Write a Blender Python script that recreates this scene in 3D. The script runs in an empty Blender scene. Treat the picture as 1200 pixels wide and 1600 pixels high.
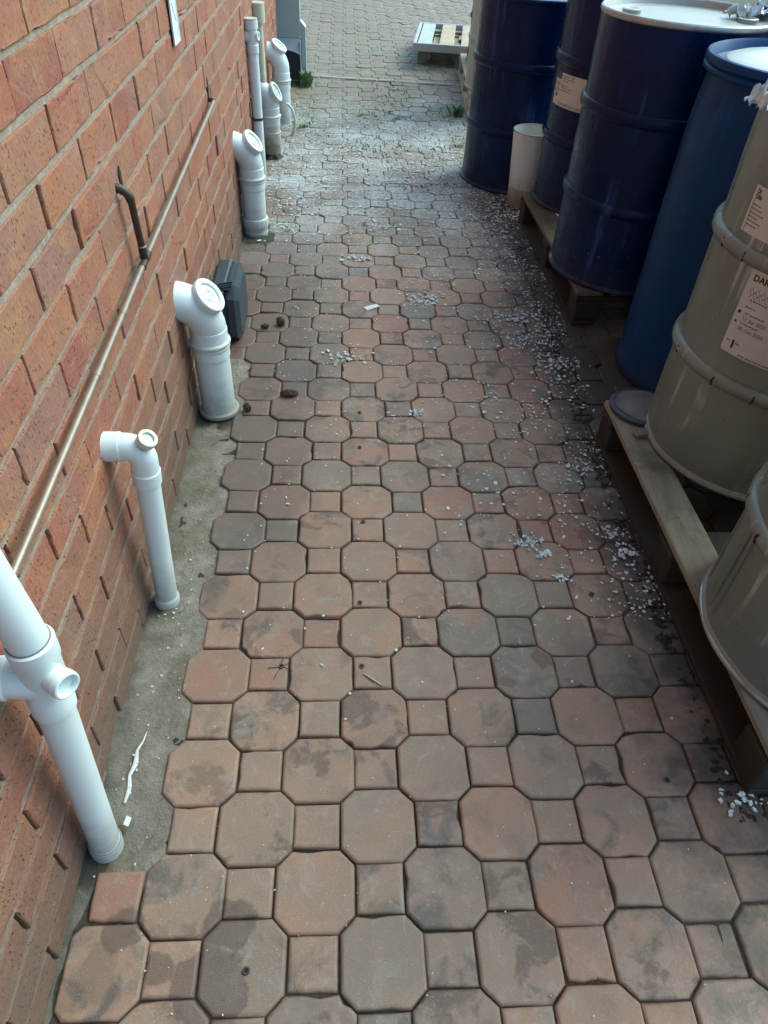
import bpy, bmesh, math, random
from mathutils import Vector, Matrix, noise
R = math.radians
random.seed(11)
sc = bpy.context.scene
# ------------------------------------------------------------------ camera, sky, sun, exposure
cam_d = bpy.data.cameras.new('camera'); cam = bpy.data.objects.new('camera', cam_d)
sc.collection.objects.link(cam); sc.camera = cam
cam_d.sensor_fit = 'VERTICAL'; cam_d.sensor_height = 36; cam_d.sensor_width = 27
cam_d.lens = 36 * 1101.26 / 1600; cam_d.clip_start = .02; cam_d.clip_end = 500
_r = Vector((.99822197, -.04177739, .04251536)); _u = Vector((-.00191912, .69037408, .72345003)); _f = Vector((.05957536, .7222453, -.6890664))
cam.matrix_world = Matrix(((_r.x, _u.x, -_f.x, .2838), (_r.y, _u.y, -_f.y, -.5087), (_r.z, _u.z, -_f.z, 1.39), (0, 0, 0, 1)))
SUN_EL, SUN_AZ = 46, 60          # degrees; azimuth measured from +Y towards +X
w = bpy.data.worlds.new('World'); sc.world = w; w.use_nodes = True
wn = w.node_tree; bg = wn.nodes['Background']
sky = wn.nodes.new('ShaderNodeTexSky'); sky.sky_type = 'NISHITA'; sky.sun_disc = False
sky.sun_elevation = R(SUN_EL); sky.sun_rotation = R(SUN_AZ); sky.air_density = 1.0; sky.dust_density = 4.0; sky.ozone_density = 1.0
wn.links.new(sky.outputs[0], bg.inputs[0]); bg.inputs[1].default_value = .15
sun_d = bpy.data.lights.new('sun', 'SUN'); sun_d.energy = .62; sun_d.angle = R(50); sun_d.color = (1, .95, .88)
sun = bpy.data.objects.new('sun', sun_d); sc.collection.objects.link(sun)
d = Vector((math.sin(R(SUN_AZ)) * math.cos(R(SUN_EL)), math.cos(R(SUN_AZ)) * math.cos(R(SUN_EL)), math.sin(R(SUN_EL))))
sun.rotation_euler = d.to_track_quat('Z', 'Y').to_euler(); sun.location = (0, 0, 12)
sc.view_settings.view_transform = 'Standard'; sc.view_settings.look = 'None'
sc.view_settings.exposure = 1.0; sc.view_settings.gamma = 1
sc.view_settings.use_white_balance = True; sc.view_settings.white_balance_temperature = 5350; sc.view_settings.white_balance_tint = -16
sc.cycles.max_bounces = 8

# ------------------------------------------------------------------ helpers
col = sc.collection
class MB:
    """collects raw geometry for one mesh object"""
    def __init__(s): s.v = []; s.f = []; s.m = []; s.sm = []; s.t = []; s.tint = 0.5
    def add(s, vs, fs, mat=0, smooth=False):
        o = len(s.v); s.v += [tuple(p) for p in vs]
        for f in fs:
            s.f.append([i + o for i in f]); s.m.append(mat); s.sm.append(smooth); s.t.append(s.tint)
    def box(s, c, size, rot=None, bev=0.0, mat=0, jit=0.0):
        hx, hy, hz = [k / 2 for k in size]; b = min(bev, hx * .9, hy * .9, hz * .9)
        vs = []; idx = {}
        if b <= 0:
            vs = [Vector((x, y, z)) for x in (-hx, hx) for y in (-hy, hy) for z in (-hz, hz)]
            fs = [(0, 1, 3, 2), (4, 6, 7, 5), (0, 4, 5, 1), (2, 3, 7, 6), (0, 2, 6, 4), (1, 5, 7, 3)]
        else:
            for sx in (-1, 1):
                for sy in (-1, 1):
                    for sz in (-1, 1):
                        for a in range(3):
                            p = [sx * (hx - b), sy * (hy - b), sz * (hz - b)]; p[a] = (sx * hx, sy * hy, sz * hz)[a]
                            idx[(sx, sy, sz, a)] = len(vs); vs.append(Vector(p))
            fs = []
            for a in range(3):
                b1, b2 = (a + 1) % 3, (a + 2) % 3
                for s1 in (-1, 1):
                    q = []
                    for (u_, v_) in ((-1, -1), (1, -1), (1, 1), (-1, 1)):
                        k = [0, 0, 0]; k[a] = s1; k[b1] = u_; k[b2] = v_; q.append(idx[(*k, a)])
                    fs.append(q if s1 > 0 else q[::-1])
            for a in range(3):
                b1, b2 = (a + 1) % 3, (a + 2) % 3
                for u_ in (-1, 1):
                    for v_ in (-1, 1):
                        def K(t, ax):
                            k = [0, 0, 0]; k[a] = t; k[b1] = u_; k[b2] = v_; return idx[(*k, ax)]
                        q = [K(-1, b1), K(1, b1), K(1, b2), K(-1, b2)]
                        fs.append(q if u_ * v_ < 0 else q[::-1])
            for sx in (-1, 1):
                for sy in (-1, 1):
                    for sz in (-1, 1):
                        q = [idx[(sx, sy, sz, a)] for a in range(3)]; fs.append(q if sx * sy * sz > 0 else q[::-1])
        c = Vector(c)
        if jit: vs = [p + Vector((random.uniform(-jit, jit), random.uniform(-jit, jit), random.uniform(-jit, jit))) for p in vs]
        if rot is not None: vs = [rot @ p for p in vs]
        s.add([p + c for p in vs], fs, mat)
    def lathe(s, prof, seg=48, M=None, mat=0, smooth=True, capb=True, capt=True, a0=0, a1=2 * math.pi, bump=None):
        full = abs(a1 - a0 - 2 * math.pi) < 1e-6; n = seg if full else seg + 1
        vs = []
        for (r, z) in prof:
            for i in range(n):
                a = a0 + (a1 - a0) * i / seg; rr = r + (bump(a, z) if bump else 0)
                vs.append(Vector((rr * math.cos(a), rr * math.sin(a), z)))
        fs = []
        for j in range(len(prof) - 1):
            for i in range(seg):
                k = (i + 1) % n; fs.append((j * n + i, j * n + k, (j + 1) * n + k, (j + 1) * n + i))
        if M is not None: vs = [M @ p for p in vs]
        s.add(vs, fs, mat, smooth)
        if full and capb: s.add(vs[:n], [list(range(n))[::-1]], mat, False)
        if full and capt: s.add(vs[-n:], [list(range(n))], mat, False)
    def tube(s, path, rad, seg=24, mat=0, cap=True, smooth=True):
        P = [Vector(p) for p in path]; n = len(P)
        rr = rad if isinstance(rad, (list, tuple)) else [rad] * n
        T = [(P[min(i + 1, n - 1)] - P[max(i - 1, 0)]).normalized() for i in range(n)]
        up = Vector((0, 1, 0)) if abs(T[0].y) < .9 else Vector((1, 0, 0))
        N = (up - T[0] * up.dot(T[0])).normalized(); vs = []
        for i in range(n):
            N = (N - T[i] * N.dot(T[i])).normalized(); B = T[i].cross(N)
            for k in range(seg):
                a = 2 * math.pi * k / seg; vs.append(P[i] + (N * math.cos(a) + B * math.sin(a)) * rr[i])
        fs = [(i * seg + k, i * seg + (k + 1) % seg, (i + 1) * seg + (k + 1) % seg, (i + 1) * seg + k) for i in range(n - 1) for k in range(seg)]
        s.add(vs, fs, mat, smooth)
        if cap:
            s.add(vs[:seg], [list(range(seg))[::-1]], mat); s.add(vs[-seg:], [list(range(seg))], mat)
    def torus(s, c, axis, Rr, r, seg=36, sub=10, mat=0, sq=1.0):
        q = Vector(axis).normalized().to_track_quat('Z', 'Y').to_matrix(); vs = []
        for i in range(seg):
            a = 2 * math.pi * i / seg
            for k in range(sub):
                b = 2 * math.pi * k / sub
                vs.append(q @ Vector(((Rr + r * math.cos(b)) * math.cos(a), (Rr + r * math.cos(b)) * math.sin(a), r * sq * math.sin(b))) + Vector(c))
        fs = [(i * sub + k, ((i + 1) % seg) * sub + k, ((i + 1) % seg) * sub + (k + 1) % sub, i * sub + (k + 1) % sub) for i in range(seg) for k in range(sub)]
        s.add(vs, fs, mat, True)
    def prism(s, poly, z0, z1, M=None, mat=0):
        n = len(poly); vs = [Vector((x, y, z0)) for x, y in poly] + [Vector((x, y, z1)) for x, y in poly]
        if M is not None: vs = [M @ p for p in vs]
        s.add(vs, [list(range(n))[::-1], list(range(n, 2 * n))] + [(i, (i + 1) % n, n + (i + 1) % n, n + i) for i in range(n)], mat)
    def build(s, name, mats, parent=None, loc=None, attr=False):
        me = bpy.data.meshes.new(name); me.from_pydata(s.v, [], s.f)
        for m in (mats if isinstance(mats, (list, tuple)) else [mats]): me.materials.append(m)
        me.polygons.foreach_set('material_index', s.m); me.polygons.foreach_set('use_smooth', s.sm)
        if attr:
            a = me.attributes.new('tint', 'FLOAT', 'FACE'); a.data.foreach_set('value', s.t)
        me.update()
        if any(s.sm) and not attr: me.set_sharp_from_angle(angle=R(32))
        o = bpy.data.objects.new(name, me); col.objects.link(o)
        if parent: o.parent = parent
        if loc: o.location = loc
        return o
def tag(o, label=None, cat=None, group=None, kind=None):
    if label: o['label'] = label
    if cat: o['category'] = cat
    if group: o['group'] = group
    if kind: o['kind'] = kind
    return o
def thing(name, label, cat, loc=(0, 0, 0), rotz=0, group=None):
    o = bpy.data.objects.new(name, None); col.objects.link(o); o.location = loc; o.rotation_euler = (0, 0, rotz)
    o.empty_display_size = .05
    return tag(o, label, cat, group)
def copy_tree(o, parent=None):
    c = o.copy(); col.objects.link(c); c.parent = parent
    for ch in [x for x in bpy.data.objects if x.parent == o]: copy_tree(ch, c)
    return c

# ------------------------------------------------------------------ materials
class NT:
    def __init__(s, name, rough=.6, color=(.5, .5, .5), metal=0, spec=.5):
        s.m = bpy.data.materials.new(name); s.m.use_nodes = True; s.t = s.m.node_tree; s.p = s.t.nodes['Principled BSDF']
        s.p.inputs['Roughness'].default_value = rough; s.p.inputs['Base Color'].default_value = (*color, 1)
        s.p.inputs['Metallic'].default_value = metal; s.p.inputs['Specular IOR Level'].default_value = spec
        s.co = s.t.nodes.new('ShaderNodeTexCoord').outputs['Object']
    def n(s, typ, **kw):
        x = s.t.nodes.new(typ)
        for k, v in kw.items(): setattr(x, k, v)
        return x
    def L(s, a, b): s.t.links.new(a, b)
    def setin(s, node, key, v):
        if isinstance(v, bpy.types.NodeSocket): s.L(v, node.inputs[key])
        else: node.inputs[key].default_value = v
    def map(s, scale=(1, 1, 1), loc=(0, 0, 0), rot=(0, 0, 0), src=None):
        x = s.n('ShaderNodeMapping'); s.L(src or s.co, x.inputs[0]); x.inputs['Scale'].default_value = scale; x.inputs['Location'].default_value = loc; x.inputs['Rotation'].default_value = rot
        return x.outputs[0]
    def noise(s, scale, detail=4, rough=.55, vec=None, dist=0):
        x = s.n('ShaderNodeTexNoise'); s.L(vec or s.co, x.inputs['Vector']); x.inputs['Scale'].default_value = scale; x.inputs['Detail'].default_value = detail; x.inputs['Roughness'].default_value = rough; x.inputs['Distortion'].default_value = dist
        return x.outputs['Fac']
    def vor(s, scale, vec=None, feat='F1', out='Distance', rnd=1):
        x = s.n('ShaderNodeTexVoronoi', feature=feat); s.L(vec or s.co, x.inputs['Vector']); x.inputs['Scale'].default_value = scale; x.inputs['Randomness'].default_value = rnd
        return x.outputs[out]
    def ramp(s, fac, lo, hi, a=0.0, b=1.0):
        x = s.n('ShaderNodeMapRange'); s.setin(x, 'Value', fac); x.inputs['From Min'].default_value = lo; x.inputs['From Max'].default_value = hi; x.inputs['To Min'].default_value = a; x.inputs['To Max'].default_value = b
        return x.outputs[0]
    def math(s, op, a, b=0.0):
        x = s.n('ShaderNodeMath', operation=op); s.setin(x, 0, a); s.setin(x, 1, b); return x.outputs[0]
    def mix(s, fac, a, b, mode='MIX'):
        x = s.n('ShaderNodeMix', data_type='RGBA', blend_type=mode); s.setin(x, 0, fac)
        for k, v in ((6, a), (7, b)):
            if isinstance(v, bpy.types.NodeSocket): s.L(v, x.inputs[k])
            else: x.inputs[k].default_value = (*v, 1)
        return x.outputs[2]
    def cramp(s, fac, stops):
        x = s.n('ShaderNodeValToRGB'); s.L(fac, x.inputs[0]); e = x.color_ramp.elements
        while len(e) < len(stops): e.new(.5)
        for k, (p, c) in zip(e, stops): k.position = p; k.color = (*c, 1)
        return x.outputs[0]
    def attr(s, name='tint'):
        x = s.n('ShaderNodeAttribute', attribute_name=name); return x.outputs['Fac']
    def sep(s, src=None):
        x = s.n('ShaderNodeSeparateXYZ'); s.L(src or s.co, x.inputs[0]); return x.outputs
    def bump(s, h, strength=.4, dist=.002):
        x = s.n('ShaderNodeBump'); s.L(h, x.inputs['Height']); x.inputs['Strength'].default_value = strength; x.inputs['Distance'].default_value = dist
        s.L(x.outputs[0], s.p.inputs['Normal'])
    def color(s, c): s.L(c, s.p.inputs['Base Color'])
    def rough(s, c): s.setin(s.p, 'Roughness', c)

def mat_paver():
    g = NT('concrete_paver', .62); t = g.attr(); X, Y, Z = g.sep()
    t2 = g.math('FRACT', g.math('MULTIPLY', t, 17.31)); t3 = g.math('FRACT', g.math('MULTIPLY', t, 5.77))
    base = g.cramp(t, [(0, (.285, .136, .086)), (.22, (.335, .182, .114)), (.5, (.32, .198, .131)), (.78, (.275, .19, .134)), (1, (.17, .142, .114))])
    base = g.mix(g.ramp(t2, 0, 1, 0, .35), base, (.28, .165, .108))
    va0 = g.n('ShaderNodeVectorMath', operation='ADD'); cmb = g.n('ShaderNodeCombineXYZ'); g.setin(cmb, 0, g.math('MULTIPLY', t, 5.0)); g.setin(cmb, 2, g.math('MULTIPLY', t2, 4.0)); g.L(g.co, va0.inputs[0]); g.L(cmb.outputs[0], va0.inputs[1])
    nz = g.noise(7, 5, .6, va0.outputs[0], .4); base = g.mix(g.ramp(nz, .44, .62, 0, .65), base, (.238, .178, .128))
    base = g.mix(g.ramp(g.noise(5.5, 4, .55, g.map((1, 1, 1), (4, 7, 2), (0, 0, 0), va0.outputs[0]), .5), .55, .68, 0, .55), base, (.39, .208, .120))
    # soot-dark blotches on some pavers
    off = g.n('ShaderNodeCombineXYZ'); g.setin(off, 0, g.math('MULTIPLY', t, 3.0)); g.setin(off, 1, g.math('MULTIPLY', t2, 3.0))
    va = g.n('ShaderNodeVectorMath', operation='ADD'); g.L(g.co, va.inputs[0]); g.L(off.outputs[0], va.inputs[1])
    bl = g.noise(13, 5, .62, va.outputs[0], .6)
    amt = g.ramp(t3, .25, .9, .1, 1)
    base = g.mix(g.math('MULTIPLY', g.ramp(bl, .5, .66), g.math('MULTIPLY', amt, .85)), base, (.085, .077, .068))
    # damp brown stains
    base = g.mix(g.math('MULTIPLY', g.ramp(g.noise(11, 4, .6, va.outputs[0], .5), .53, .59), g.ramp(t2, .55, .8, 0, .75)), base, (.105, .065, .046))
    # pale mineral film
    base = g.mix(g.math('MULTIPLY', g.ramp(g.noise(21, 6, .65, va.outputs[0], 1.0), .54, .72), .5), base, (.37, .345, .30))
    # fine grain
    gr = g.noise(420, 3, .7); base = g.mix(g.ramp(gr, .35, .7, 0, .32), base, (.13, .10, .08))
    base = g.mix(g.ramp(g.noise(260, 2, .5), .62, .72, 0, .35), base, (.42, .36, .30))
    # white residue on the far stretch of the alley
    my = g.math('MULTIPLY', g.ramp(Y, 2.3, 3.6), g.ramp(Y, 5.6, 4.7))
    res = g.math('ADD', g.math('MULTIPLY', g.noise(2.6, 4, .6), .75), g.math('MULTIPLY', g.noise(75, 4, .8), .95))
    res = g.math('MULTIPLY', g.ramp(res, .80, .93), my)
    base = g.mix(g.math('MULTIPLY', my, .38), base, (.10, .10, .085)); base = g.mix(g.math('MULTIPLY', res, .8), base, (.58, .62, .62))
    # greyer brown tone farther on
    base = g.mix(g.ramp(Y, 3.0, 6.5, 0, .5), base, (.235, .205, .155))
    # moss tinge
    mg = g.math('MULTIPLY', g.math('MULTIPLY', g.ramp(Y, 3.9, 4.9), g.ramp(Y, 9, 6.2)), g.ramp(g.noise(4.5, 4, .6), .45, .68))
    base = g.mix(g.math('MULTIPLY', mg, .55), base, (.115, .155, .075))
    # black oily dirt along the drums
    de = g.math('ADD', X, g.math('MULTIPLY', g.noise(9, 5, .65), .5))
    dm = g.math('MULTIPLY', g.ramp(de, 1.18, 1.36), g.ramp(Y, 4.2, 3.6))
    # damp ground towards the wall and the two wet pavers nearest the wall
    dw = g.math('ADD', X, g.math('MULTIPLY', g.noise(7, 5, .6), -.55)); damp = g.math('MULTIPLY', g.ramp(dw, .06, -.16), g.math('MULTIPLY', g.ramp(Y, .45, .95), g.ramp(Y, 3.2, 2.4)))
    wetn = g.math('MULTIPLY', g.noise(15, 5, .6), .075)
    for (px_, py_, r_) in ((.066, -.20, .105), (.09, -.10, .085), (-.095, -.105, .075), (-.02, -.17, .062)):
        vd = g.n('ShaderNodeVectorMath', operation='DISTANCE'); g.L(g.co, vd.inputs[0]); vd.inputs[1].default_value = (px_, py_, 0)
        damp = g.math('MAXIMUM', damp, g.ramp(g.math('ADD', vd.outputs['Value'], wetn), r_, r_ - .006))
    base = g.mix(g.math('MULTIPLY', damp, .62), base, (.075, .05, .038))
    # chalky smears beside the drums
    sm = g.math('MULTIPLY', g.ramp(X, .35, .95), g.math('MULTIPLY', g.ramp(Y, .3, 1.2), g.ramp(g.math('ADD', g.noise(5, 4, .6), g.math('MULTIPLY', g.noise(60, 4, .7), .6)), .86, 1.02)))
    base = g.mix(g.math('MULTIPLY', sm, .5), base, (.45, .46, .45))
    # pale scratches
    scv = g.noise(34, 3, .5, g.map((1, .06, 1), (0, 0, 0), (0, 0, .5)), .2); base = g.mix(g.math('MULTIPLY', g.ramp(scv, .69, .73), g.ramp(g.noise(3, 2, .5), .5, .6, 0, .4)), base, (.42, .40, .37))
    base = g.mix(g.math('MULTIPLY', dm, .85), base, (.03, .026, .022))
    g.color(base)
    g.rough(g.math('SUBTRACT', g.math('ADD', g.ramp(g.noise(30, 4, .6), .3, .7, .42, .64), g.ramp(Y, 4, 6.5, 0, .15)), g.math('MULTIPLY', damp, .14)))
    h = g.math('ADD', g.math('MULTIPLY', g.noise(150, 5, .7), .7), g.math('MULTIPLY', g.noise(600, 2, .6), .5))
    g.bump(h, .45, .003)
    return g.m
def mat_sand():
    g = NT('joint_sand', .95); X, Y, Z = g.sep()
    c = g.cramp(g.noise(140, 4, .7), [(.3, (.022, .018, .015)), (.7, (.075, .06, .048))])
    c = g.mix(g.math('MULTIPLY', g.ramp(Y, 2.6, 3.8), g.ramp(g.noise(14, 4, .7), .4, .6, .2, .8)), c, (.20, .20, .17))
    c = g.mix(g.math('MULTIPLY', g.ramp(Y, 4.0, 5.0, 0, .6), g.ramp(g.noise(6, 4, .6), .4, .6)), c, (.06, .095, .035))
    g.color(c); g.bump(g.noise(220, 4, .7), .8, .004); return g.m
def mat_concrete():
    g = NT('apron_concrete', .85); X, Y, Z = g.sep()
    c = g.cramp(g.noise(16, 6, .65), [(.25, (.15, .122, .094)), (.5, (.245, .208, .165)), (.75, (.36, .32, .268))])
    c = g.mix(g.ramp(g.noise(5, 4, .6, None, .8), .5, .68, 0, .8), c, (.145, .115, .05))
    c = g.mix(g.ramp(g.vor(120), .0, .16, .75, 0), c, (.09, .08, .07)); c = g.mix(g.ramp(g.noise(23, 5, .65, None, 1.2), .56, .66, 0, .6), c, (.085, .065, .042)); c = g.mix(g.ramp(g.vor(70, g.map((1, 1, 1), (3, 1, 0))), .11, .05, 0, .75), c, (.52, .50, .46))
    c = g.mix(g.math('MULTIPLY', g.ramp(X, -.15, -.195), g.ramp(g.noise(11, 5, .6), .35, .6, .25, .95)), c, (.055, .05, .035))
    c = g.mix(g.math('MULTIPLY', g.ramp(Y, 1.9, 2.5), .6), c, (.10, .085, .065))
    wn_ = g.math('MULTIPLY', g.noise(18, 5, .65), .09)
    for (px_, py_, r_) in ((-.185, .005, .105), (-.175, .06, .09), (-.18, .61, .085), (-.17, 1.40, .115), (-.10, 1.37, .09), (-.16, 2.86, .15)):
        vd = g.n('ShaderNodeVectorMath', operation='DISTANCE'); g.L(g.co, vd.inputs[0]); vd.inputs[1].default_value = (px_, py_, 0)
        c = g.mix(g.ramp(g.math('ADD', vd.outputs['Value'], wn_), r_, r_ - .025, 0, .85), c, (.035, .03, .024))
    g.color(c); g.bump(g.noise(95, 6, .7), 1.0, .009); return g.m
def mat_brick():
    g = NT('fired_brick', .82); t = g.attr(); X, Y, Z = g.sep()
    t2 = g.math('FRACT', g.math('MULTIPLY', t, 13.7))
    base = g.cramp(t, [(0, (.255, .072, .044)), (.3, (.295, .098, .055)), (.55, (.335, .134, .066)), (.8, (.275, .118, .070)), (1, (.24, .118, .084))])
    base = g.mix(g.ramp(g.noise(7, 4, .6), .38, .68, 0, .75), base, (.285, .140, .098))
    base = g.mix(g.math('MULTIPLY', g.ramp(g.noise(11, 4, .6, g.map((1, 1, 1), (3, 2, 1))), .5, .66), .6), base, (.37, .178, .075))
    base = g.mix(g.ramp(g.noise(9, 5, .65, g.map((1, 1, 1), (9, 5, 7))), .5, .68, 0, .4), base, (.22, .122, .088))
    # iron specks, drawn out vertically by the wire cut
    sv = g.map((1, 1, .45)); sp = g.math('MAXIMUM', g.math('MULTIPLY', g.ramp(g.vor(95, sv), .20, .10), g.ramp(g.noise(40, 3, .6), .48, .58)), g.math('MULTIPLY', g.ramp(g.vor(190, sv), .26, .12), g.ramp(g.noise(28, 3, .6, g.map((1, 1, 1), (5, 5, 5))), .44, .54)))
    base = g.mix(g.math('MULTIPLY', sp, .8), base, (.06, .038, .03))
    base = g.mix(g.ramp(g.noise(200, 4, .7, g.map((1, 1, .5))), .52, .68, 0, .34), base, (.44, .29, .21))
    # dirt splashed up from the paving
    dz = g.math('ADD', Z, g.math('MULTIPLY', g.noise(8, 5, .65), -.35))
    base = g.mix(g.ramp(dz, .30, -.12, 0, .72), base, (.115, .088, .066))
    # mortar smears along the bed joints
    base = g.mix(g.math('MULTIPLY', g.ramp(g.noise(26, 5, .7, g.map((1, .5, 1.5), (1, 4, 2))), .57, .72), .4), base, (.36, .29, .215))
    g.color(base)
    h = g.math('ADD', g.math('MULTIPLY', g.noise(120, 5, .7, sv), .8), g.math('MULTIPLY', sp, -.7))
    g.bump(h, .9, .005); return g.m
def mat_mortar():
    g = NT('mortar', .9)
    c = g.cramp(g.noise(60, 5, .7), [(.3, (.22, .17, .125)), (.55, (.32, .255, .195)), (.75, (.41, .345, .28))])
    X, Y, Z = g.sep(); c = g.mix(g.ramp(g.math('ADD', Z, g.math('MULTIPLY', g.noise(8, 4, .6), -.3)), .22, -.12, 0, .75), c, (.085, .065, .05))
    g.color(c); g.bump(g.noise(160, 4, .7), .8, .005); return g.m
def mat_pvc(name, color, rough=.33, dirt=.5):
    g = NT(name, rough); X, Y, Z = g.sep()
    c = g.mix(g.ramp(g.noise(14, 5, .6, g.map((1, 1, .35))), .5, .75, 0, .3 * dirt), color, (.40, .39, .34))
    c = g.mix(g.math('MULTIPLY', g.ramp(g.math('ADD', Z, g.math('MULTIPLY', g.noise(26, 5, .65), -.22)), .05, -.08), dirt), c, (.24, .215, .16))
    c = g.mix(g.ramp(g.vor(55), .045, .02, 0, .5 * dirt), c, (.10, .09, .08))
    g.color(c); g.rough(g.ramp(g.noise(30, 3, .6), .3, .7, rough - .05, rough + .12)); return g.m
def mat_drum(name, color, hi, rough, scr=.5, specks=True, coat=0.0, metal=0.0):
    g = NT(name, rough, metal=metal); X, Y, Z = g.sep()
    c = g.mix(g.ramp(g.noise(4, 4, .6), .4, .7, 0, .6), color, hi)
    st = g.ramp(g.noise(24, 4, .6, g.map((1, 1, .07)), .3), .57, .68); st = g.math('MULTIPLY', st, g.ramp(g.noise(5, 3, .6), .42, .56))
    c = g.mix(g.math('MULTIPLY', st, scr), c, tuple(min(1, k * 4 + .06) for k in hi))
    if specks:
        a = g.math('MULTIPLY', g.ramp(g.vor(34), .075, .045), g.ramp(Z, .42, .0, .0, 1)); a = g.math('MULTIPLY', a, g.ramp(g.noise(6, 3, .6), .45, .6))
        c = g.mix(a, c, (.55, .57, .56))
        c = g.mix(g.math('MULTIPLY', g.ramp(g.math('ADD', Z, g.math('MULTIPLY', g.noise(14, 4, .6), -.15)), .06, -.06), .3), c, (.05, .047, .04))
    g.color(c); g.rough(g.ramp(g.noise(12, 4, .6), .3, .7, max(.08, rough - .1), rough + .14)); g.p.inputs['Coat Weight'].default_value = coat
    g.p.inputs['Specular IOR Level'].default_value = .2
    g.bump(g.noise(5, 3, .5), .25, .006); return g.m
def mat_wood(name, a, b, dirt=.4):
    g = NT(name, .8); v = g.map((6, 1, 14))
    n1 = g.noise(5, 5, .65, v, .5); c = g.mix(g.ramp(n1, .35, .7), a, b)
    c = g.mix(g.ramp(g.noise(10, 4, .6), .5, .7, 0, dirt), c, tuple(k * .35 for k in a))
    c = g.mix(g.ramp(g.vor(26), .09, .04, 0, .8), c, (.03, .025, .02))
    g.color(c); g.bump(n1, .4, .003); return g.m
def mat_plain(name, color, rough=.6, metal=0, var=.25, scale=20, bump=.15):
    g = NT(name, rough, color, metal)
    nz = g.noise(scale, 5, .6); g.color(g.mix(g.ramp(nz, .35, .7, 0, var), color, tuple(k * .45 for k in color)))
    if bump: g.bump(g.noise(scale * 6, 4, .6), bump, .003)
    return g.m
M_pav = mat_paver(); M_sand = mat_sand(); M_conc = mat_concrete(); M_brick = mat_brick(); M_mort = mat_mortar()
M_pvc = mat_pvc('white_pvc', (.74, .79, .79)); M_pvcd = mat_pvc('weathered_pvc', (.56, .59, .585), .42, 1.0); M_cream = mat_pvc('cream_pvc', (.55, .53, .43), .45, .5)
M_ring = mat_pvc('bleached_pvc_ring', (.62, .62, .56), .45, .8)
M_blue = mat_drum('navy_drum_paint', (.002, .0095, .052), (.003, .018, .095), .27, .42, coat=.0)
M_bplas = mat_drum('blue_drum_plastic', (.003, .034, .135), (.004, .048, .175), .42, .08)
M_grey = mat_drum('grey_drum_paint', (.215, .232, .212), (.30, .32, .30), .36, .4, False, metal=.35)
M_ring_s = mat_plain('galvanised_ring', (.45, .46, .46), .35, .7, .35, 30)
M_lid = mat_plain('pale_drum_lid', (.38, .38, .36), .38, .35, .35, 9)
M_creamd = mat_drum('cream_drum_paint', (.42, .41, .34), (.46, .45, .38), .45, .2, False)
M_dark = mat_plain('crack_black', (.012, .011, .010), .8, 0, .2, 40, 0)
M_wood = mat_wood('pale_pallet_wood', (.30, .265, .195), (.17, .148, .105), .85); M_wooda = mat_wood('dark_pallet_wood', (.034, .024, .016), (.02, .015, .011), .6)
M_woodl = mat_wood('bleached_pallet_wood', (.54, .44, .30), (.40, .32, .21), .35); M_woodg = mat_wood('grimy_pallet_wood', (.15, .12, .08), (.08, .064, .045), .7)
M_gpaint = mat_plain('grey_painted_wood', (.50, .52, .52), .6, 0, .25, 12)
M_copper = mat_plain('tarnished_copper', (.34, .27, .215), .42, .5, .45, 28, .1); M_riser = mat_plain('blackened_copper', (.085, .06, .05), .5, .5, .5, 40, .2)
M_solder = mat_plain('solder', (.42, .36, .30), .4, .8, .3, 60)
M_tub = mat_plain('slate_plastic', (.040, .058, .074), .42, 0, .35, 14, .08); M_tubd = mat_plain('dark_plastic', (.018, .022, .028), .45, 0, .2, 14, .08)
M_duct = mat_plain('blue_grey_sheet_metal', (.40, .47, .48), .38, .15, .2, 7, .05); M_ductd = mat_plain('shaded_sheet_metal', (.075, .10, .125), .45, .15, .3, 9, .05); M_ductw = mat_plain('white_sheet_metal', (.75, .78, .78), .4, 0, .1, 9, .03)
M_paper = mat_plain('label_paper', (.60, .57, .53), .6, 0, .18, 9, .05); M_ink = mat_plain('black_ink', (.02, .02, .022), .6, 0, 0, 9, 0); M_inkg = mat_plain('grey_ink', (.22, .21, .2), .7, 0, 0, 9, 0)
M_purple = mat_plain('purple_print', (.045, .04, .11), .6, 0, 0, 9, 0); M_red = mat_plain('red_print', (.30, .06, .05), .6, 0, 0, 9, 0)
M_card = mat_plain('pale_card', (.70, .76, .76), .5, 0, .12, 30, 0)
M_flake = mat_plain('white_flake', (.68, .70, .69), .8, 0, .55, 7, .1)
M_foil = mat_plain('silvery_plastic_film', (.62, .66, .66), .28, .45, .2, 40, .2)
M_pail = mat_pvc('translucent_white_plastic', (.62, .65, .66), .35, .6); M_pailr = mat_pvc('dirty_white_plastic', (.40, .40, .38), .45, 1)
M_cone = mat_plain('dry_brown_cone', (.075, .045, .032), .85, 0, .6, 60, .6); M_straw = mat_plain('dry_straw', (.50, .42, .28), .8, 0, .3, 60)
M_leaf = mat_plain('weed_leaf', (.17, .28, .10), .55, 0, .5, 30, .1); M_leafd = mat_plain('moss_green', (.11, .18, .06), .8, 0, .5, 30, .3)
M_steel = mat_plain('rusty_steel', (.11, .085, .07), .5, .6, .5, 90, .2); M_tape = mat_plain('white_sealant', (.72, .72, .66), .6, 0, .3, 40, .2)
M_edge = mat_plain('pale_concrete_edging', (.46, .44, .38), .85, 0, .35, 16, .4); M_muck = mat_plain('black_muck', (.018, .015, .013), .7, 0, .6, 40, .9)
M_lidb = mat_plain('dark_blue_plastic', (.035, .045, .065), .45, 0, .3, 20, .1); M_lidw = mat_plain('scuffed_pale_plastic', (.19, .185, .165), .6, 0, .8, 14, .3)

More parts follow.
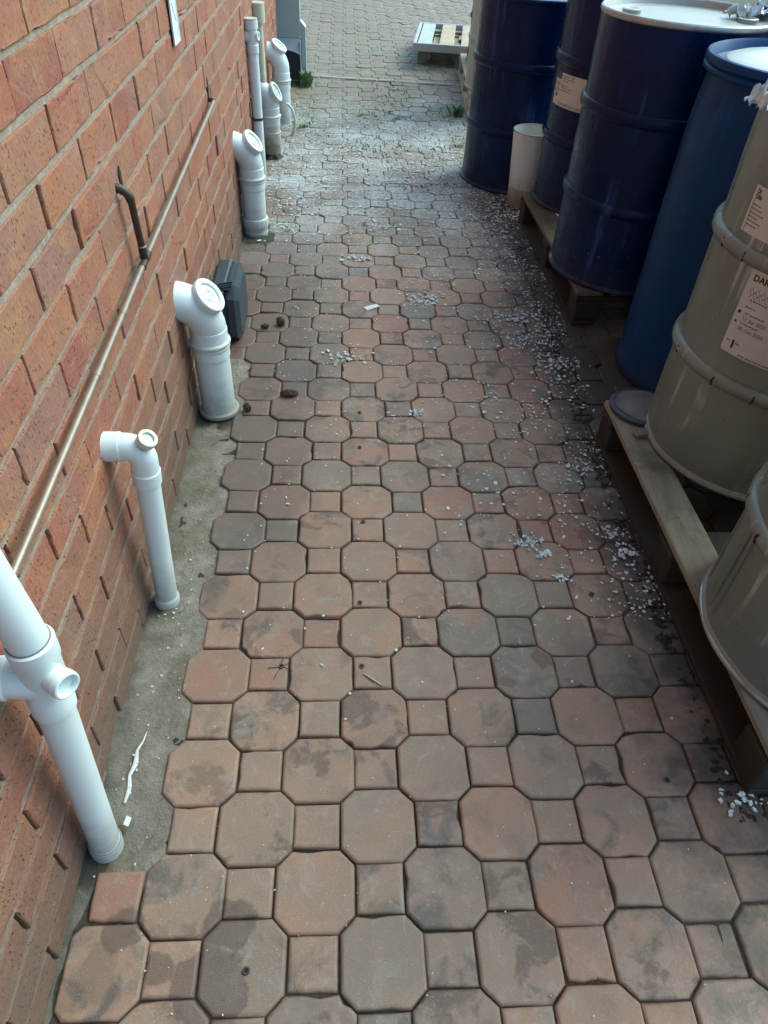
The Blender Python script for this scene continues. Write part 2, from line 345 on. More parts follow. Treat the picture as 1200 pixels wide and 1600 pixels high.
# ------------------------------------------------------------------ ground and paving
P = .2375; PX = P / 2; PY = P / 2 * .9757; GX, GY = -.0012, -.0513
WALLX = -.19; WALL_END = 5.58
def offs(poly, ds):
    n = len(poly); out = []
    for i in range(n):
        a, b, c = Vector(poly[i - 1]), Vector(poly[i]), Vector(poly[(i + 1) % n])
        e1 = (b - a).normalized(); e2 = (c - b).normalized(); n1 = Vector((-e1.y, e1.x)); n2 = Vector((-e2.y, e2.x))
        p1 = a + n1 * ds[i - 1]; p2 = b + n2 * ds[i]
        cr = e1.x * e2.y - e1.y * e2.x
        if abs(cr) < 1e-4: out.append(tuple(b + n2 * ds[i])); continue
        t = ((p2.x - p1.x) * e2.y - (p2.y - p1.y) * e2.x) / cr; out.append(tuple(p1 + e1 * t))
    return out
def clipx(poly, tags, x0):
    out = []; ot = []; n = len(poly)
    for i in range(n):
        a, b = poly[i], poly[(i + 1) % n]; ina, inb = a[0] >= x0, b[0] >= x0
        if ina: out.append(a); ot.append(tags[i])
        if ina != inb:
            t = (x0 - a[0]) / (b[0] - a[0]); out.append((x0, a[1] + t * (b[1] - a[1]))); ot.append(tags[i] if inb else .002)
            if inb: ot[-1] = tags[i]
    return out, ot
def area(p): return abs(sum(p[i][0] * p[(i + 1) % len(p)][1] - p[(i + 1) % len(p)][0] * p[i][1] for i in range(len(p)))) / 2
pv = MB(); rs = random.Random(5)
S2 = .0446; W2 = P / 2 - S2          # half square, half octagon (joint centre lines)
def unev(x, y): return .004 * noise.noise(Vector((x * 1.6, y * 1.3, 0))) + (.004 * noise.noise(Vector((x * 5, y * 4, 3))) if y > 3 else 0)
def paver(cx, cy, poly, gaps, tint, dz, tx, ty):
    poly = [(cx + x, cy + y * .9757) for x, y in poly]
    if cy < WALL_END and min(q[0] for q in poly) < WALLX + .006:
        poly, gaps = clipx(poly, gaps, WALLX + .006)
        if len(poly) < 3 or area(poly) < .0006: return
    near = cy < 3.4; n0 = len(poly); ns = 3 if near else 1
    chips = {}
    for i in range(n0 * ns):
        chips[i] = rs.uniform(0, .0008) + (rs.uniform(.002, .006) if rs.random() < .045 and near else 0)
    cxx = sum(p[0] for p in poly) / n0; cyy = sum(p[1] for p in poly) / n0
    rings = []
    for (o, z) in ((0, -.03), (0, -.0050), (.0012, -.0024), (.0032, -.0007), (.0060, 0)):
        q = offs(poly, [g + o for g in gaps]); ring = []
        for i in range(n0):
            for k_ in range(ns):
                f_ = k_ / ns; x = q[i][0] * (1 - f_) + q[(i + 1) % n0][0] * f_; y = q[i][1] * (1 - f_) + q[(i + 1) % n0][1] * f_
                ch = chips[i * ns + k_] if z > -.02 else 0
                dx_, dy_ = cxx - x, cyy - y; dl = math.hypot(dx_, dy_) or 1; x += dx_ / dl * ch; y += dy_ / dl * ch
                ring.append((x + rs.uniform(-.0004, .0004), y + rs.uniform(-.0004, .0004), z + dz + (x - cx) * tx + (y - cy) * ty + unev(x, y) - (ch * .25 if z == 0 else 0)))
        rings.append(ring)
    n = len(rings[0]); vs = [p for r in rings for p in r]; fs = []
    for j in range(4):
        for i in range(n): fs.append((j * n + i, j * n + (i + 1) % n, (j + 1) * n + (i + 1) % n, (j + 1) * n + i))
    pv.tint = tint
    pv.add(vs, fs, 0, True); pv.add(vs[-n:], [list(range(n))], 0, True)
OCT = [(W2, -S2), (W2, S2), (S2, W2), (-S2, W2), (-W2, S2), (-W2, -S2), (-S2, -W2), (S2, -W2)]
SQ = [(S2, -S2), (S2, S2), (-S2, S2), (-S2, -S2)]
def keep(x, y):
    if y > WALL_END + .1: return x > -2.2
    if y < -.03: return x > -.16
    if y < 1.70: return x > -.03
    if 2.62 < y < 3.02: return x > -.09
    return x > -.29
NR = int(12.6 / PY)
for nn in range(-9, NR):
    for mm in range(-20, 31):
        if (mm + nn) % 2: continue
        x = GX + mm * PX; y = GY + nn * PY
        if x < -2.3 or x > 3.3: continue
        k = (mm - nn) % 4
        tint = min(1, max(0, rs.gauss(.5, .24))); tint += 0
        if rs.random() < .12: tint = rs.uniform(.85, 1)
        if 1.7 < y < 3.2 and x < .15: tint = rs.uniform(0, .2) if x < -.1 else rs.uniform(.6, 1)
        dz = rs.gauss(0, .0014); tx = rs.gauss(0, .008); ty = rs.gauss(0, .008)
        go = lambda: rs.uniform(.0006, .0020)
        gaps = [go() for _ in range(8)]
        sx, sy = (mm + 1, nn) if k == 0 else (mm, nn - 1)
        jn = 0 if k == 0 else 6
        far = y > 3; gaps = [v * (1.5 if far else 1) for v in gaps]; gaps[jn] = .0
        if keep(x, y): paver(x, y, OCT, gaps, tint, dz, tx, ty)
        qx = GX + sx * PX; qy = GY + sy * PY
        sg = [go() for _ in range(4)]; sg[2 if k == 0 else 1] = 0.0
        if keep(qx, qy): paver(qx, qy, SQ, sg, min(1, max(0, tint + rs.gauss(0, .07))), dz + (qx - x) * tx + (qy - y) * ty, tx, ty)
tag(pv.build('paving', M_pav, attr=True), kind='structure')
gm = MB(); N = 60
gm.add([(-60, -60, -.017), (60, -60, -.017), (60, 90, -.017), (-60, 90, -.017)], [(0, 1, 2, 3)])
nxg, nyg = 110, 460; vs = []
for j in range(nyg + 1):
    y = -1.0 + 7.5 * j / nyg
    for i in range(nxg + 1):
        x = -.2 + 1.6 * i / nxg
        vs.append((x, y, min(-.0055, -.0085 + .005 * noise.noise(Vector((x * 6, y * 6, 3))) + .0045 * noise.noise(Vector((x * 40, y * 40, 5))) + (.003 if y > 2.8 else 0))))
gm.add(vs, [(j * (nxg + 1) + i, j * (nxg + 1) + i + 1, (j + 1) * (nxg + 1) + i + 1, (j + 1) * (nxg + 1) + i) for j in range(nyg) for i in range(nxg)], 0, True)
tag(gm.build('ground', M_sand), kind='structure')
# concrete apron along the foot of the wall
am = MB(); nx, ny = 12, 300
vs = []
for j in range(ny + 1):
    y = -1.0 + 4.1 * j / ny
    xr = -.042 + .006 * noise.noise(Vector((0, y * 6, 1))) if y < 2.4 else -.085 + .03 * noise.noise(Vector((0, y * 5, 1)))
    for i in range(nx + 1):
        x = -.205 + (xr + .205) * i / nx
        z = -.0055 + .0035 * noise.noise(Vector((x * 30, y * 30, 0))) + .004 * noise.noise(Vector((x * 9, y * 6, 4))) + max(0, (-.165 - x)) * .35
        if i == nx: z -= .002
        if y < -.02: z -= .007 * min(1, (-.02 - y) / .05)
        vs.append((x, y, z))
am.add(vs, [(j * (nx + 1) + i, j * (nx + 1) + i + 1, (j + 1) * (nx + 1) + i + 1, (j + 1) * (nx + 1) + i) for j in range(ny) for i in range(nx)], 0, True)
tag(am.build('path_apron', M_conc), kind='structure')
# pale edging line across the alley
em = MB()
for i in range(9):
    x0 = -.05 + i * .155; em.box((x0 + .07, 5.99 - (x0 + .07) * .10 + random.uniform(-.004, .004), -.004), (.142, .034, .03), Matrix.Rotation(-.10, 3, 'Z'), .005, 0, .0015)
tag(em.build('path_edging', M_edge), kind='structure')

# ------------------------------------------------------------------ brick wall
BH, BL = .083, .2316
wall = thing('brick_wall', 'long orange and brown face brick wall along the left of the alley', 'wall')
bk = MB(); mo = MB(); rb = random.Random(3)
z_i = lambda i: 1.1457 - BH * i
for i in range(-52, 15):  # unseen upper courses are added height, blocking sky over the drums
    zt = z_i(i); zb = zt - BH + .0092
    ph = -.0334 + (BL / 2 if i % 2 else 0)
    k0 = int((-1.6 - ph) / BL) - 1; k1 = int((WALL_END - ph) / BL)
    for k in range(k0, k1 + 1):
        g0, g1 = rb.uniform(.0012, .0035), rb.uniform(.0012, .0035)
        y0 = ph + k * BL + g0; y1 = min(ph + (k + 1) * BL - g1, WALL_END)
        if y1 - y0 < .03: continue
        dx = rb.gauss(0, .0011); t1 = rb.gauss(0, .0012); dz = rb.gauss(0, .0008)
        bk.tint = min(1, max(0, rb.gauss(.48, .27)))
        a0, a1, b0, b1 = y0, y1, zb + dz, zt + dz
        xf = WALLX + dx; c = rb.uniform(.0022, .004); xs = xf - c; xk = WALLX - .045
        j = lambda: rb.uniform(-.0008, .0008)
        det = zt < 1.5
        out = []          # outline (y, z, inward y, inward z) counter-clockwise
        ne, nh = (9, 4) if det else (1, 1)
        for (ya, za, yb, zb_, m_) in ((a0, b0, a1, b0, ne), (a1, b0, a1, b1, nh), (a1, b1, a0, b1, ne), (a0, b1, a0, b0, nh)):
            for q in range(m_):
                k_ = q / m_; out.append((ya + (yb - ya) * k_, za + (zb_ - za) * k_))
        n_ = len(out); vs = []
        chip = [rb.uniform(0, .0012) + (rb.uniform(.002, .006) if rb.random() < .05 else 0) for _ in out]
        cy_, cz_ = (a0 + a1) / 2, (b0 + b1) / 2
        def shr(p, amt): return (cy_ + max(0, abs(p[0] - cy_) - amt) * (1 if p[0] > cy_ else -1), cz_ + max(0, abs(p[1] - cz_) - amt) * (1 if p[1] > cz_ else -1))
        for (xx, ins) in ((xk, 0), (xs, 0), (xf - c * .3, c * .4), (xf, c)):
            for q, p in enumerate(out):
                ed = chip[q] if xx != xk else 0
                py_, pz_ = shr(p, ins + ed * (1 if det else 0))
                vs.append((xx + t1 * (1 if py_ > cy_ else -1) - (ed * .35 if xx == xf else 0), py_ + j() * .6, pz_ + j() * .6))
        fs = []
        for q in range(3):
            for e in range(n_): fs.append((q * n_ + e, q * n_ + (e + 1) % n_, q * n_ + n_ + (e + 1) % n_, q * n_ + n_ + e))
        bk.add(vs, fs, 0, False); bk.add(vs[-n_:], [list(range(n_))], 0, False)
    # bed joint: an uneven strip of mortar, a little proud at places
    ny = 260; L0, L1 = -1.6, WALL_END; vs = []
    for q in range(ny + 1):
        y = L0 + (L1 - L0) * q / ny
        e = .002 * noise.noise(Vector((y * 7, zt * 13, 2))) - .0030
        s_ = .0022 * noise.noise(Vector((y * 21, zt * 5, 8)))
        vs += [(WALLX - .02, y, zt - .001), (WALLX + e, y, zt - .0012 + s_ * .6), (WALLX + e - .0004, y, zt + .0036), (WALLX + e - .0005, y, zt + .0094 + s_), (WALLX - .02, y, zt + .0100)]
    mo.add(vs, [(q * 5 + r, q * 5 + r + 1, q * 5 + 6 + r, q * 5 + 5 + r) for q in range(ny) for r in range(4)], 0, True)
bk.build('brick_face', M_brick, wall, attr=True)
mo.build('bed_joint', M_mort, wall)
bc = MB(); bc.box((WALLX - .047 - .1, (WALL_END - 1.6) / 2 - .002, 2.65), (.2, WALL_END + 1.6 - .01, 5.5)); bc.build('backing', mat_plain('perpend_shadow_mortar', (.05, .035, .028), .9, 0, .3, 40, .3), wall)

# ------------------------------------------------------------------ things on the wall
t = thing('wall_card', 'narrow pale card strip fixed high on the brick wall', 'card', (WALLX + .004, 1.83, .95))
m = MB(); m.box((.0015, .045, .16), (.003, .09, .32), None, .001)
m.box((.0034, .045, .073), (.001, .002, .06), Matrix.Rotation(R(40), 3, 'X'), 0, 1); m.box((.0034, .04, .14), (.001, .002, .05), Matrix.Rotation(R(55), 3, 'X'), 0, 1); m.build('card', [M_card, M_inkg], t)
m = MB(); m.box((.0036, .045, .003), (.0014, .09, .006)); m.box((.0036, .0025, .16), (.0012, .005, .32)); m.box((.0036, .0875, .16), (.0012, .005, .32)); m.build('frame_edge', M_tape, t)

t = thing('copper_pipe', 'brown copper pipe running along the brick wall with a short riser', 'pipe', (-.168, 1.08, .673))
L = lambda y, z: (0, y - 1.08, z - .673)
m = MB(); pts = [L(-1.2, .608), L(-.2, .630), L(.24, .641), L(.7, .656), L(1.08, .671), L(1.5, .682), L(1.9, .693), L(2.3, .703)]
m.tube(pts, .0068, 16)
m.build('long_pipe', M_copper, t)
for yy, zz in ((.62, .653), (.84, .661)):
    m = MB(); m.tube([L(yy, zz), L(yy + .03, zz + .001)], .0078, 16); m.build('coupling', M_copper, t)
m = MB(); m.tube([L(1.045, .669), L(1.115, .672)], .0088, 16); m.tube([L(1.08, .67), L(1.076, .70)], .0092, 16); m.build('tee_fitting', M_riser, t)
m = MB(); m.torus(L(1.076, .705), (0, 0, 1), .0085, .0018, 20, 8); m.build('solder_ring', M_solder, t)
m = MB(); m.tube([L(1.076, .70), L(1.062, .815)], .0078, 16); m.build('riser', M_riser, t)
m = MB(); arc = [Vector(L(1.062, .81)) + Vector((-.03 * (1 - math.cos(a)), -.006 * a, .03 * math.sin(a))) for a in [i * math.pi / 16 for i in range(9)]]
m.tube(arc + [arc[-1] + Vector((-.04, 0, 0))], .0094, 16); m.build('elbow', M_riser, t)
m = MB(); arc = [Vector(L(2.295, .703)) + Vector((-.02 * (1 - math.cos(a)), .02 * math.sin(a), 0)) for a in [i * math.pi / 16 for i in range(9)]]
m.tube(arc + [arc[-1] + Vector((-.03, 0, 0))], .0075, 14); m.build('end_elbow', M_riser, t)
def wall_hole(y, z, w_, h_, label):
    m = MB(); n = 12
    poly = [((w_ * (1 + .3 * random.uniform(-1, 1))) * math.cos(2 * math.pi * i / n), h_ * (1 + .25 * random.uniform(-1, 1)) * math.sin(2 * math.pi * i / n)) for i in range(n)]
    M = Matrix.Translation((WALLX - .004, y, z)) @ Matrix(((0, 0, 1, 0), (1, 0, 0, 0), (0, 1, 0, 0), (0, 0, 0, 1)))
    m.prism(poly, 0, .0065, M); return tag(m.build('wall_hole', M_dark), label, 'hole')
wall_hole(1.09, .845, .010, .026, 'dark chipped hole in the brick wall above the copper riser')
wall_hole(2.33, .735, .012, .036, 'dark chipped hole in the brick wall at the far end of the copper pipe')

# ------------------------------------------------------------------ white waste pipes
def ring_plug(parent, name, c, axis, r, h, mat, inner=.62, mat2=None):
    q = Vector(axis).normalized().to_track_quat('Z', 'Y').to_matrix().to_4x4(); M = Matrix.Translation(c) @ q
    m = MB(); ri = r * inner
    m.lathe([(r * .93, -h), (r * .96, 0), (r, .001), (r, h * .55), (r * .96, h * .8), (r * .86, h * .86), (ri * 1.06, h * .8), (ri, h * .6), (ri, h * .3), (.0005, h * .3)], 32, M, 0, True, True, False)
    return m.build(name, mat, parent)
def bend(p0, p1, p2, rad, n=10):
    p0, p1, p2 = Vector(p0), Vector(p1), Vector(p2); a = (p0 - p1).normalized(); b = (p2 - p1).normalized()
    th = a.angle(b); dd = rad / math.tan(th / 2); s0 = p1 + a * dd; s1 = p1 + b * dd
    c = p1 + (a + b).normalized() * (rad / math.sin(th / 2)); u0 = s0 - c; u1 = s1 - c; out = []
    om = u0.angle(u1)
    for i in range(n + 1):
        k = i / n; out.append(c + (u0 * math.sin((1 - k) * om) + u1 * math.sin(k * om)) / math.sin(om))
    return out
# nearest pipe: tall, with a tee
t = thing('waste_pipe', 'tall white waste pipe with tee and open plug, nearest the camera', 'pipe', (-.157, .038, 0))
def ax(z): return Vector((.0306 * min(z, .6) / .55 - .075 * max(0, z - .6), .02 * min(z, .6) / .55, z))
def seg_(m, z0, z1, r, **k): m.tube([ax(z0), ax(z1)], r, 32, **k)
m = MB(); seg_(m, -.015, .50, .0268); m.build('lower_pipe', M_pvc, t)
m = MB(); seg_(m, .60, 2.3, .0268); m.build('upper_pipe', M_pvc, t)
m = MB(); m.tube([ax(-.01), ax(.020), ax(.0215), ax(.024)], [.0302, .0302, .029, .027], 32); m.build('foot_collar', M_pvc, t)
m = MB(); m.tube([ax(.021), ax(.0235)], .0296, 32); m.build('seal', M_inkg, t)
m = MB(); m.tube([ax(.462), ax(.465), ax(.498), ax(.502), ax(.575), ax(.58), ax(.612), ax(.615)], [.0275, .031, .0315, .0295, .0295, .0315, .032, .0275], 32)
b0 = ax(.535); m.tube([b0 + Vector((0, 0, -.005)), b0 + Vector((-.03, -.004, .004)), b0 + Vector((-.045, -.006, .006)), b0 + Vector((-.046, -.006, .006)), b0 + Vector((-.10, -.01, .008))], [.030, .029, .028, .031, .0315], 28)
m.build('tee', M_pvc, t)
m = MB(); seg_(m, .6145, .6165, .0286); m.build('seal', M_inkg, t)
pb = ax(.55); dirn = Vector((.80, -.52, .06)).normalized(); m = MB(); m.tube([pb, pb + dirn * .034], .0145, 24); m.build('plug_boss', M_pvc, t)
ring_plug(t, 'plug_ring', pb + dirn * .040, dirn, .0205, .016, M_pvc, .72)
# second pipe: elbow into the wall
t = thing('waste_pipe', 'slim white waste pipe with an elbow into the wall and rust-stained plug', 'pipe', (-.150, .632, 0), 0)
def a2(z): return Vector((.028 * z / .47, .006 * z, z))
m = MB(); m.tube([a2(-.01), a2(.42)], .0258, 32); m.build('lower_pipe', M_pvc, t)
m = MB(); m.tube([a2(-.01), a2(.010), a2(.016), a2(.019)], [.0305, .0305, .0285, .026], 32); m.build('foot_collar', M_pvc, t)
el = bend(a2(.42), a2(.482), a2(.482) + Vector((-.2, -.015, .004)), .034, 10)
m = MB(); e0 = a2(.385); m.tube([e0, e0 + Vector((0, 0, .003)), a2(.418), a2(.421)] + el + [el[-1] + Vector((-.012, -.001, 0))], [.0262, .0298, .0302, .028] + [.0282] * (len(el) + 1), 32)
e1 = el[-1] + Vector((-.004, 0, 0)); m.tube([e1, e1 + Vector((-.002, 0, 0)), e1 + Vector((-.045, -.003, .001)), e1 + Vector((-.09, -.006, .002))], [.028, .0305, .031, .031], 32)
m.build('elbow', M_pvc, t)
dirn = Vector((.55, -.25, .80)).normalized(); pb = a2(.482) + Vector((-.004, 0, -.006)); m = MB(); m.tube([pb, pb + dirn * .034], .0155, 24); m.build('plug_boss', mat_plain('rust_stained_pvc', (.36, .27, .21), .5, 0, .5, 60, .1), t)
ring_plug(t, 'plug_ring', pb + dirn * .037, dirn, .0205, .010, M_ring, .60)
# big soil pipes with an inspection elbow
def soil_pipe(label, loc, mat, hv=.285, hc=.262, rr=.10, low=False, foot=True, dy=-.035, cap_th=42, group='soil pipes with inspection elbows', body=.054, back=.05):
    t = thing('soil_pipe', label, 'pipe', loc, 0, group)
    m = MB(); m.tube([(0, 0, -.01), (0, 0, hc - .03)], body, 48); m.build('lower_pipe', mat, t)
    m = MB(); pts = [Vector((0, 0, hc - .052)), Vector((0, 0, hc - .05)), Vector((0, 0, hc - .004)), Vector((0, 0, hc)), Vector((0, 0, hc + .040)), Vector((0, 0, hc + .043))]
    rad = [body + .001, body + .0035, body + .0035, body + .003, body + .003, body + .0008]
    for i in range(13):
        th = R(90) * i / 12; pts.append(Vector((-rr * (1 - math.cos(th)), dy * i / 12, max(hv, hc + .045) + rr * math.sin(th)))); rad.append(body + .0012)
    pts.append(pts[-1] + Vector((-back, dy * .4, 0))); rad.append(body + .0012)
    m.tube(pts, rad, 48); m.build('inspection_elbow', mat, t)
    m = MB(); m.torus((0, 0, hc - .002), (0, 0, 1), body + .0035, .0065, 48, 10, sq=1.1); m.torus((0, 0, hc - .016), (0, 0, 1), body + .0022, .0045, 48, 8); m.build('collar', M_ring, t)
    if foot:
        m = MB(); m.torus((0, 0, .008), (0, 0, 1), body + .0035, .0085, 48, 10, sq=1.2); m.build('foot_collar', M_ring, t)
    if low:
        m = MB(); m.tube([(0, 0, -.01), (0, 0, .045), (0, 0, .047), (0, 0, .075), (0, 0, .082), (0, 0, .085)], [body + .002, body + .002, body + .007, body + .0085, body + .006, body + .0005], 48); m.torus((0, 0, .018), (0, 0, 1), body + .001, .0035, 48, 8); m.build('lower_coupling', mat, t)
    th = R(cap_th); z0 = max(hv, hc + .045); dirn = Vector((math.cos(th), -.18, math.sin(th))).normalized()
    c = Vector((-rr + (rr + body - .004) * math.cos(th), dy * .45, z0 + (rr + body - .004) * math.sin(th)))
    m = MB(); m.tube([c - dirn * .05, c + dirn * .006], .046, 40); m.build('cap_boss', mat, t)
    cap = ring_plug(t, 'inspection_cap', c + dirn * .008, dirn, .0535, .014, mat, .68)
    q = dirn.to_track_quat('Z', 'Y').to_matrix(); m = MB(); f = c + dirn * .0128
    m.torus(f, dirn, .017, .003, 24, 8); m.box(f, (.062, .008, .006), q, .002); m.build('cap_grip', mat, cap)
    return t
soil_pipe('fat white soil pipe with round inspection cap in front of the black box', (-.122, 1.437, 0), M_pvc)
soil_pipe('fat white soil pipe with double lower coupling beyond the black box', (-.131, 2.905, -.012), M_pvc, .29, .265, .10, True, False)
t6 = soil_pipe('weathered grey soil pipe with a thin capped vent pipe rising from its top', (-.135, 4.03, .03), M_pvcd, .20, .19, .085, False, False, 0, 30, back=.02)
m = MB(); m.tube([(-.035, 0, .30), (-.035, 0, .345), (-.033, 0, .35), (-.032, 0, .64)], [.04, .030, .0245, .0245], 28); m.build('vent_pipe', M_cream, t6)
m = MB(); m.tube([(-.035, 0, .375), (-.035, 0, .40)], .029, 28); m.build('vent_collar', M_cream, t6)
m = MB(); m.tube([(-.032, 0, .632), (-.032, 0, .634), (-.032, 0, .72), (-.032, 0, .722)], [.026, .0385, .0385, .036], 28); m.build('vent_cap', M_cream, t6)
m = MB(); m.torus((.004, -.004, -.02), (0, -.35, 1), .05, .010, 36, 8); m.build('broken_foot', M_pvcd, t6)
m = MB(); m.tube([(0, 0, .035), (0, 0, .037), (0, 0, .105), (0, 0, .107)], [.055, .058, .0585, .055], 40); m.build('lower_coupling', M_pvcd, t6)
m = MB(); m.lathe([(.058, -.035), (.045, -.018), (.012, -.003)], 18, None, 0, True, True, True, bump=lambda a, z: .008 * math.sin(a * 5)); 
tag(m.build('dirt_heap', M_muck, None, (-.125, 4.0, .03)), 'dark heap of dirt under the foot of the weathered soil pipe', 'dirt')
t7 = soil_pipe('fat white soil pipe farthest along the wall with a looped hose beside it', (-.112, 4.72, .0), M_pvc, .31, .25, .09, False, False, 0, 55)
m = MB(); hp = []
for i in range(25):
    a = -1.2 + 2.6 * i / 24; hp.append((-.078 + .062 * math.cos(a), 4.43, .085 + .10 * math.sin(a)))
m.tube(hp, .008, 12); tag(m.build('hose_loop', M_pvc), 'white hose looped out beside the weathered soil pipe', 'hose')
# thin tall pipe with a tee
t5 = thing('waste_pipe', 'thin white pipe with a capped tee and a dark clip, behind the second soil pipe', 'pipe', (-.162, 3.62, 0))
m = MB(); m.tube([(0, 0, -.01), (0, 0, .66)], .0268, 28); m.build('lower_pipe', M_pvc, t5)
m = MB(); m.tube([(0, 0, .60), (0, 0, .602), (0, 0, .635), (0, 0, .638), (0, 0, .70), (0, 0, .702), (0, 0, .735), (0, 0, .737)], [.027, .0305, .031, .029, .029, .0335, .0335, .030], 28)
m.tube([(0, 0, .672), (-.06, 0, .672)], .029, 24); m.build('tee', M_pvc, t5)
m = MB(); m.tube([(0, 0, .730), (0, 0, .744)], .0325, 28); m.build('top_cap', M_cream, t5)
ring_plug(t5, 'plug_ring', Vector((.026, -.006, .672)), (1, -.3, 0), .020, .012, M_pvc, .6)
m = MB(); m.tube([(0, 0, .300), (0, 0, .312)], .0282, 28); m.box((-.018, -.018, .306), (.03, .03, .012)); m.build('pipe_clip', M_riser, t5)

# black rodent-bait style box standing on edge
t = thing('black_box', 'dark slate plastic box standing on edge between the wall and the soil pipe', 'box', (-.186, 1.85, 0)); t.scale = (1, 1, .74)
m = MB(); m.box((.026, .135, .145), (.050, .27, .285), None, .008); m.build('base_shell', M_tub, t)
m = MB(); m.box((.0545, .135, .1425), (.007, .258, .272)); m.build('seam', M_tubd, t)
prof = [(.0, .05), (.0, .245), (.045, .292), (.225, .292), (.275, .235), (.275, .06), (.225, .0), (.045, .0)]
m = MB(); M = Matrix(((0, 0, 1, 0), (1, 0, 0, 0), (0, 1, 0, 0), (0, 0, 0, 1)))
m.prism(prof, .058, .083, M); cxm, czm = .137, .146
ins = [(cxm + (y - cxm) * .82, czm + (z - czm) * .82) for y, z in prof]
n8 = 8; vs = [(.083, y, z) for y, z in prof] + [(.098, y, z) for y, z in ins]
m.add(vs, [(i, (i + 1) % n8, n8 + (i + 1) % n8, n8 + i) for i in range(n8)] + [list(range(n8, 2 * n8))])
m.build('lid', M_tub, t)
m = MB()
for yy in (.02, .035, .052): m.box((.05, yy, .294), (.05, .007, .012), Matrix.Rotation(R(25), 3, 'Z'))
m.box((.052, .036, .290), (.042, .055, .006)); m.build('clasp', M_tubd, t)

# ------------------------------------------------------------------ sheet-metal outlet at the far corner
t = thing('metal_downpipe', 'blue grey sheet metal downpipe with a flared open outlet at the end of the wall', 'downpipe', (-.10, 5.72, 0))
x0, x1 = -.108, .070
m = MB(); m.box(((x0 + x1) / 2, .07, 1.23), (x1 - x0, .14, 1.86), None, .004); m.build('duct', M_duct, t)
m = MB(); nseg = 12; vs = []
for i in range(nseg + 1):
    k = i / nseg; x = x0 + (x1 - x0) * k; arch = math.sin(k * math.pi) * .018 - .022 * k
    vs += [(x, -.004, .302), (x, -.016, .27), (x, -.045, .226 + arch), (x, -.041, .224 + arch), (x, -.012, .268), (x, .002, .298)]
m.add(vs, [(i * 6 + r, i * 6 + 6 + r, i * 6 + 6 + (r + 1) % 6, i * 6 + (r + 1) % 6) for i in range(nseg) for r in range(6)], 0, True); m.build('flared_lip', M_duct, t)
for xx in (x1 - .003, x0 + .003): m = MB(); m.box((xx, .045, .14), (.006, .17, .30), None, .001); m.build('side_cheek', M_duct, t)
m = MB(); m.box(((x0 + x1) / 2, .125, .15), (x1 - x0 - .014, .008, .29)); m.box((-.02, .119, .14), (.004, .004, .26)); m.build('back_plate', M_ductd, t)  # darker copy of the duct colour, shade inside the outlet painted in
m = MB(); vsx = [(x1 + .004, .02), (x1 + .036, .02), (x1 + .036, .36), (x1 + .004, .40)]
m.prism([(a, b) for a, b in vsx], -.12, -.03, Matrix(((1, 0, 0, 0), (0, 0, -1, 0), (0, 1, 0, 0), (0, 0, 0, 1)))); m.build('side_box', M_duct, t)
m = MB(); m.add([(x1 + .002, .028, .402), (x1 + .038, .028, .362), (x1 + .038, .122, .362), (x1 + .002, .122, .402), (x1 + .002, .028, .407), (x1 + .038, .028, .367), (x1 + .038, .122, .367), (x1 + .002, .122, .407)], [(3, 2, 1, 0), (4, 5, 6, 7), (0, 1, 5, 4), (1, 2, 6, 5), (2, 3, 7, 6), (3, 0, 4, 7)]); m.build('side_box_cap', M_ductw, t)

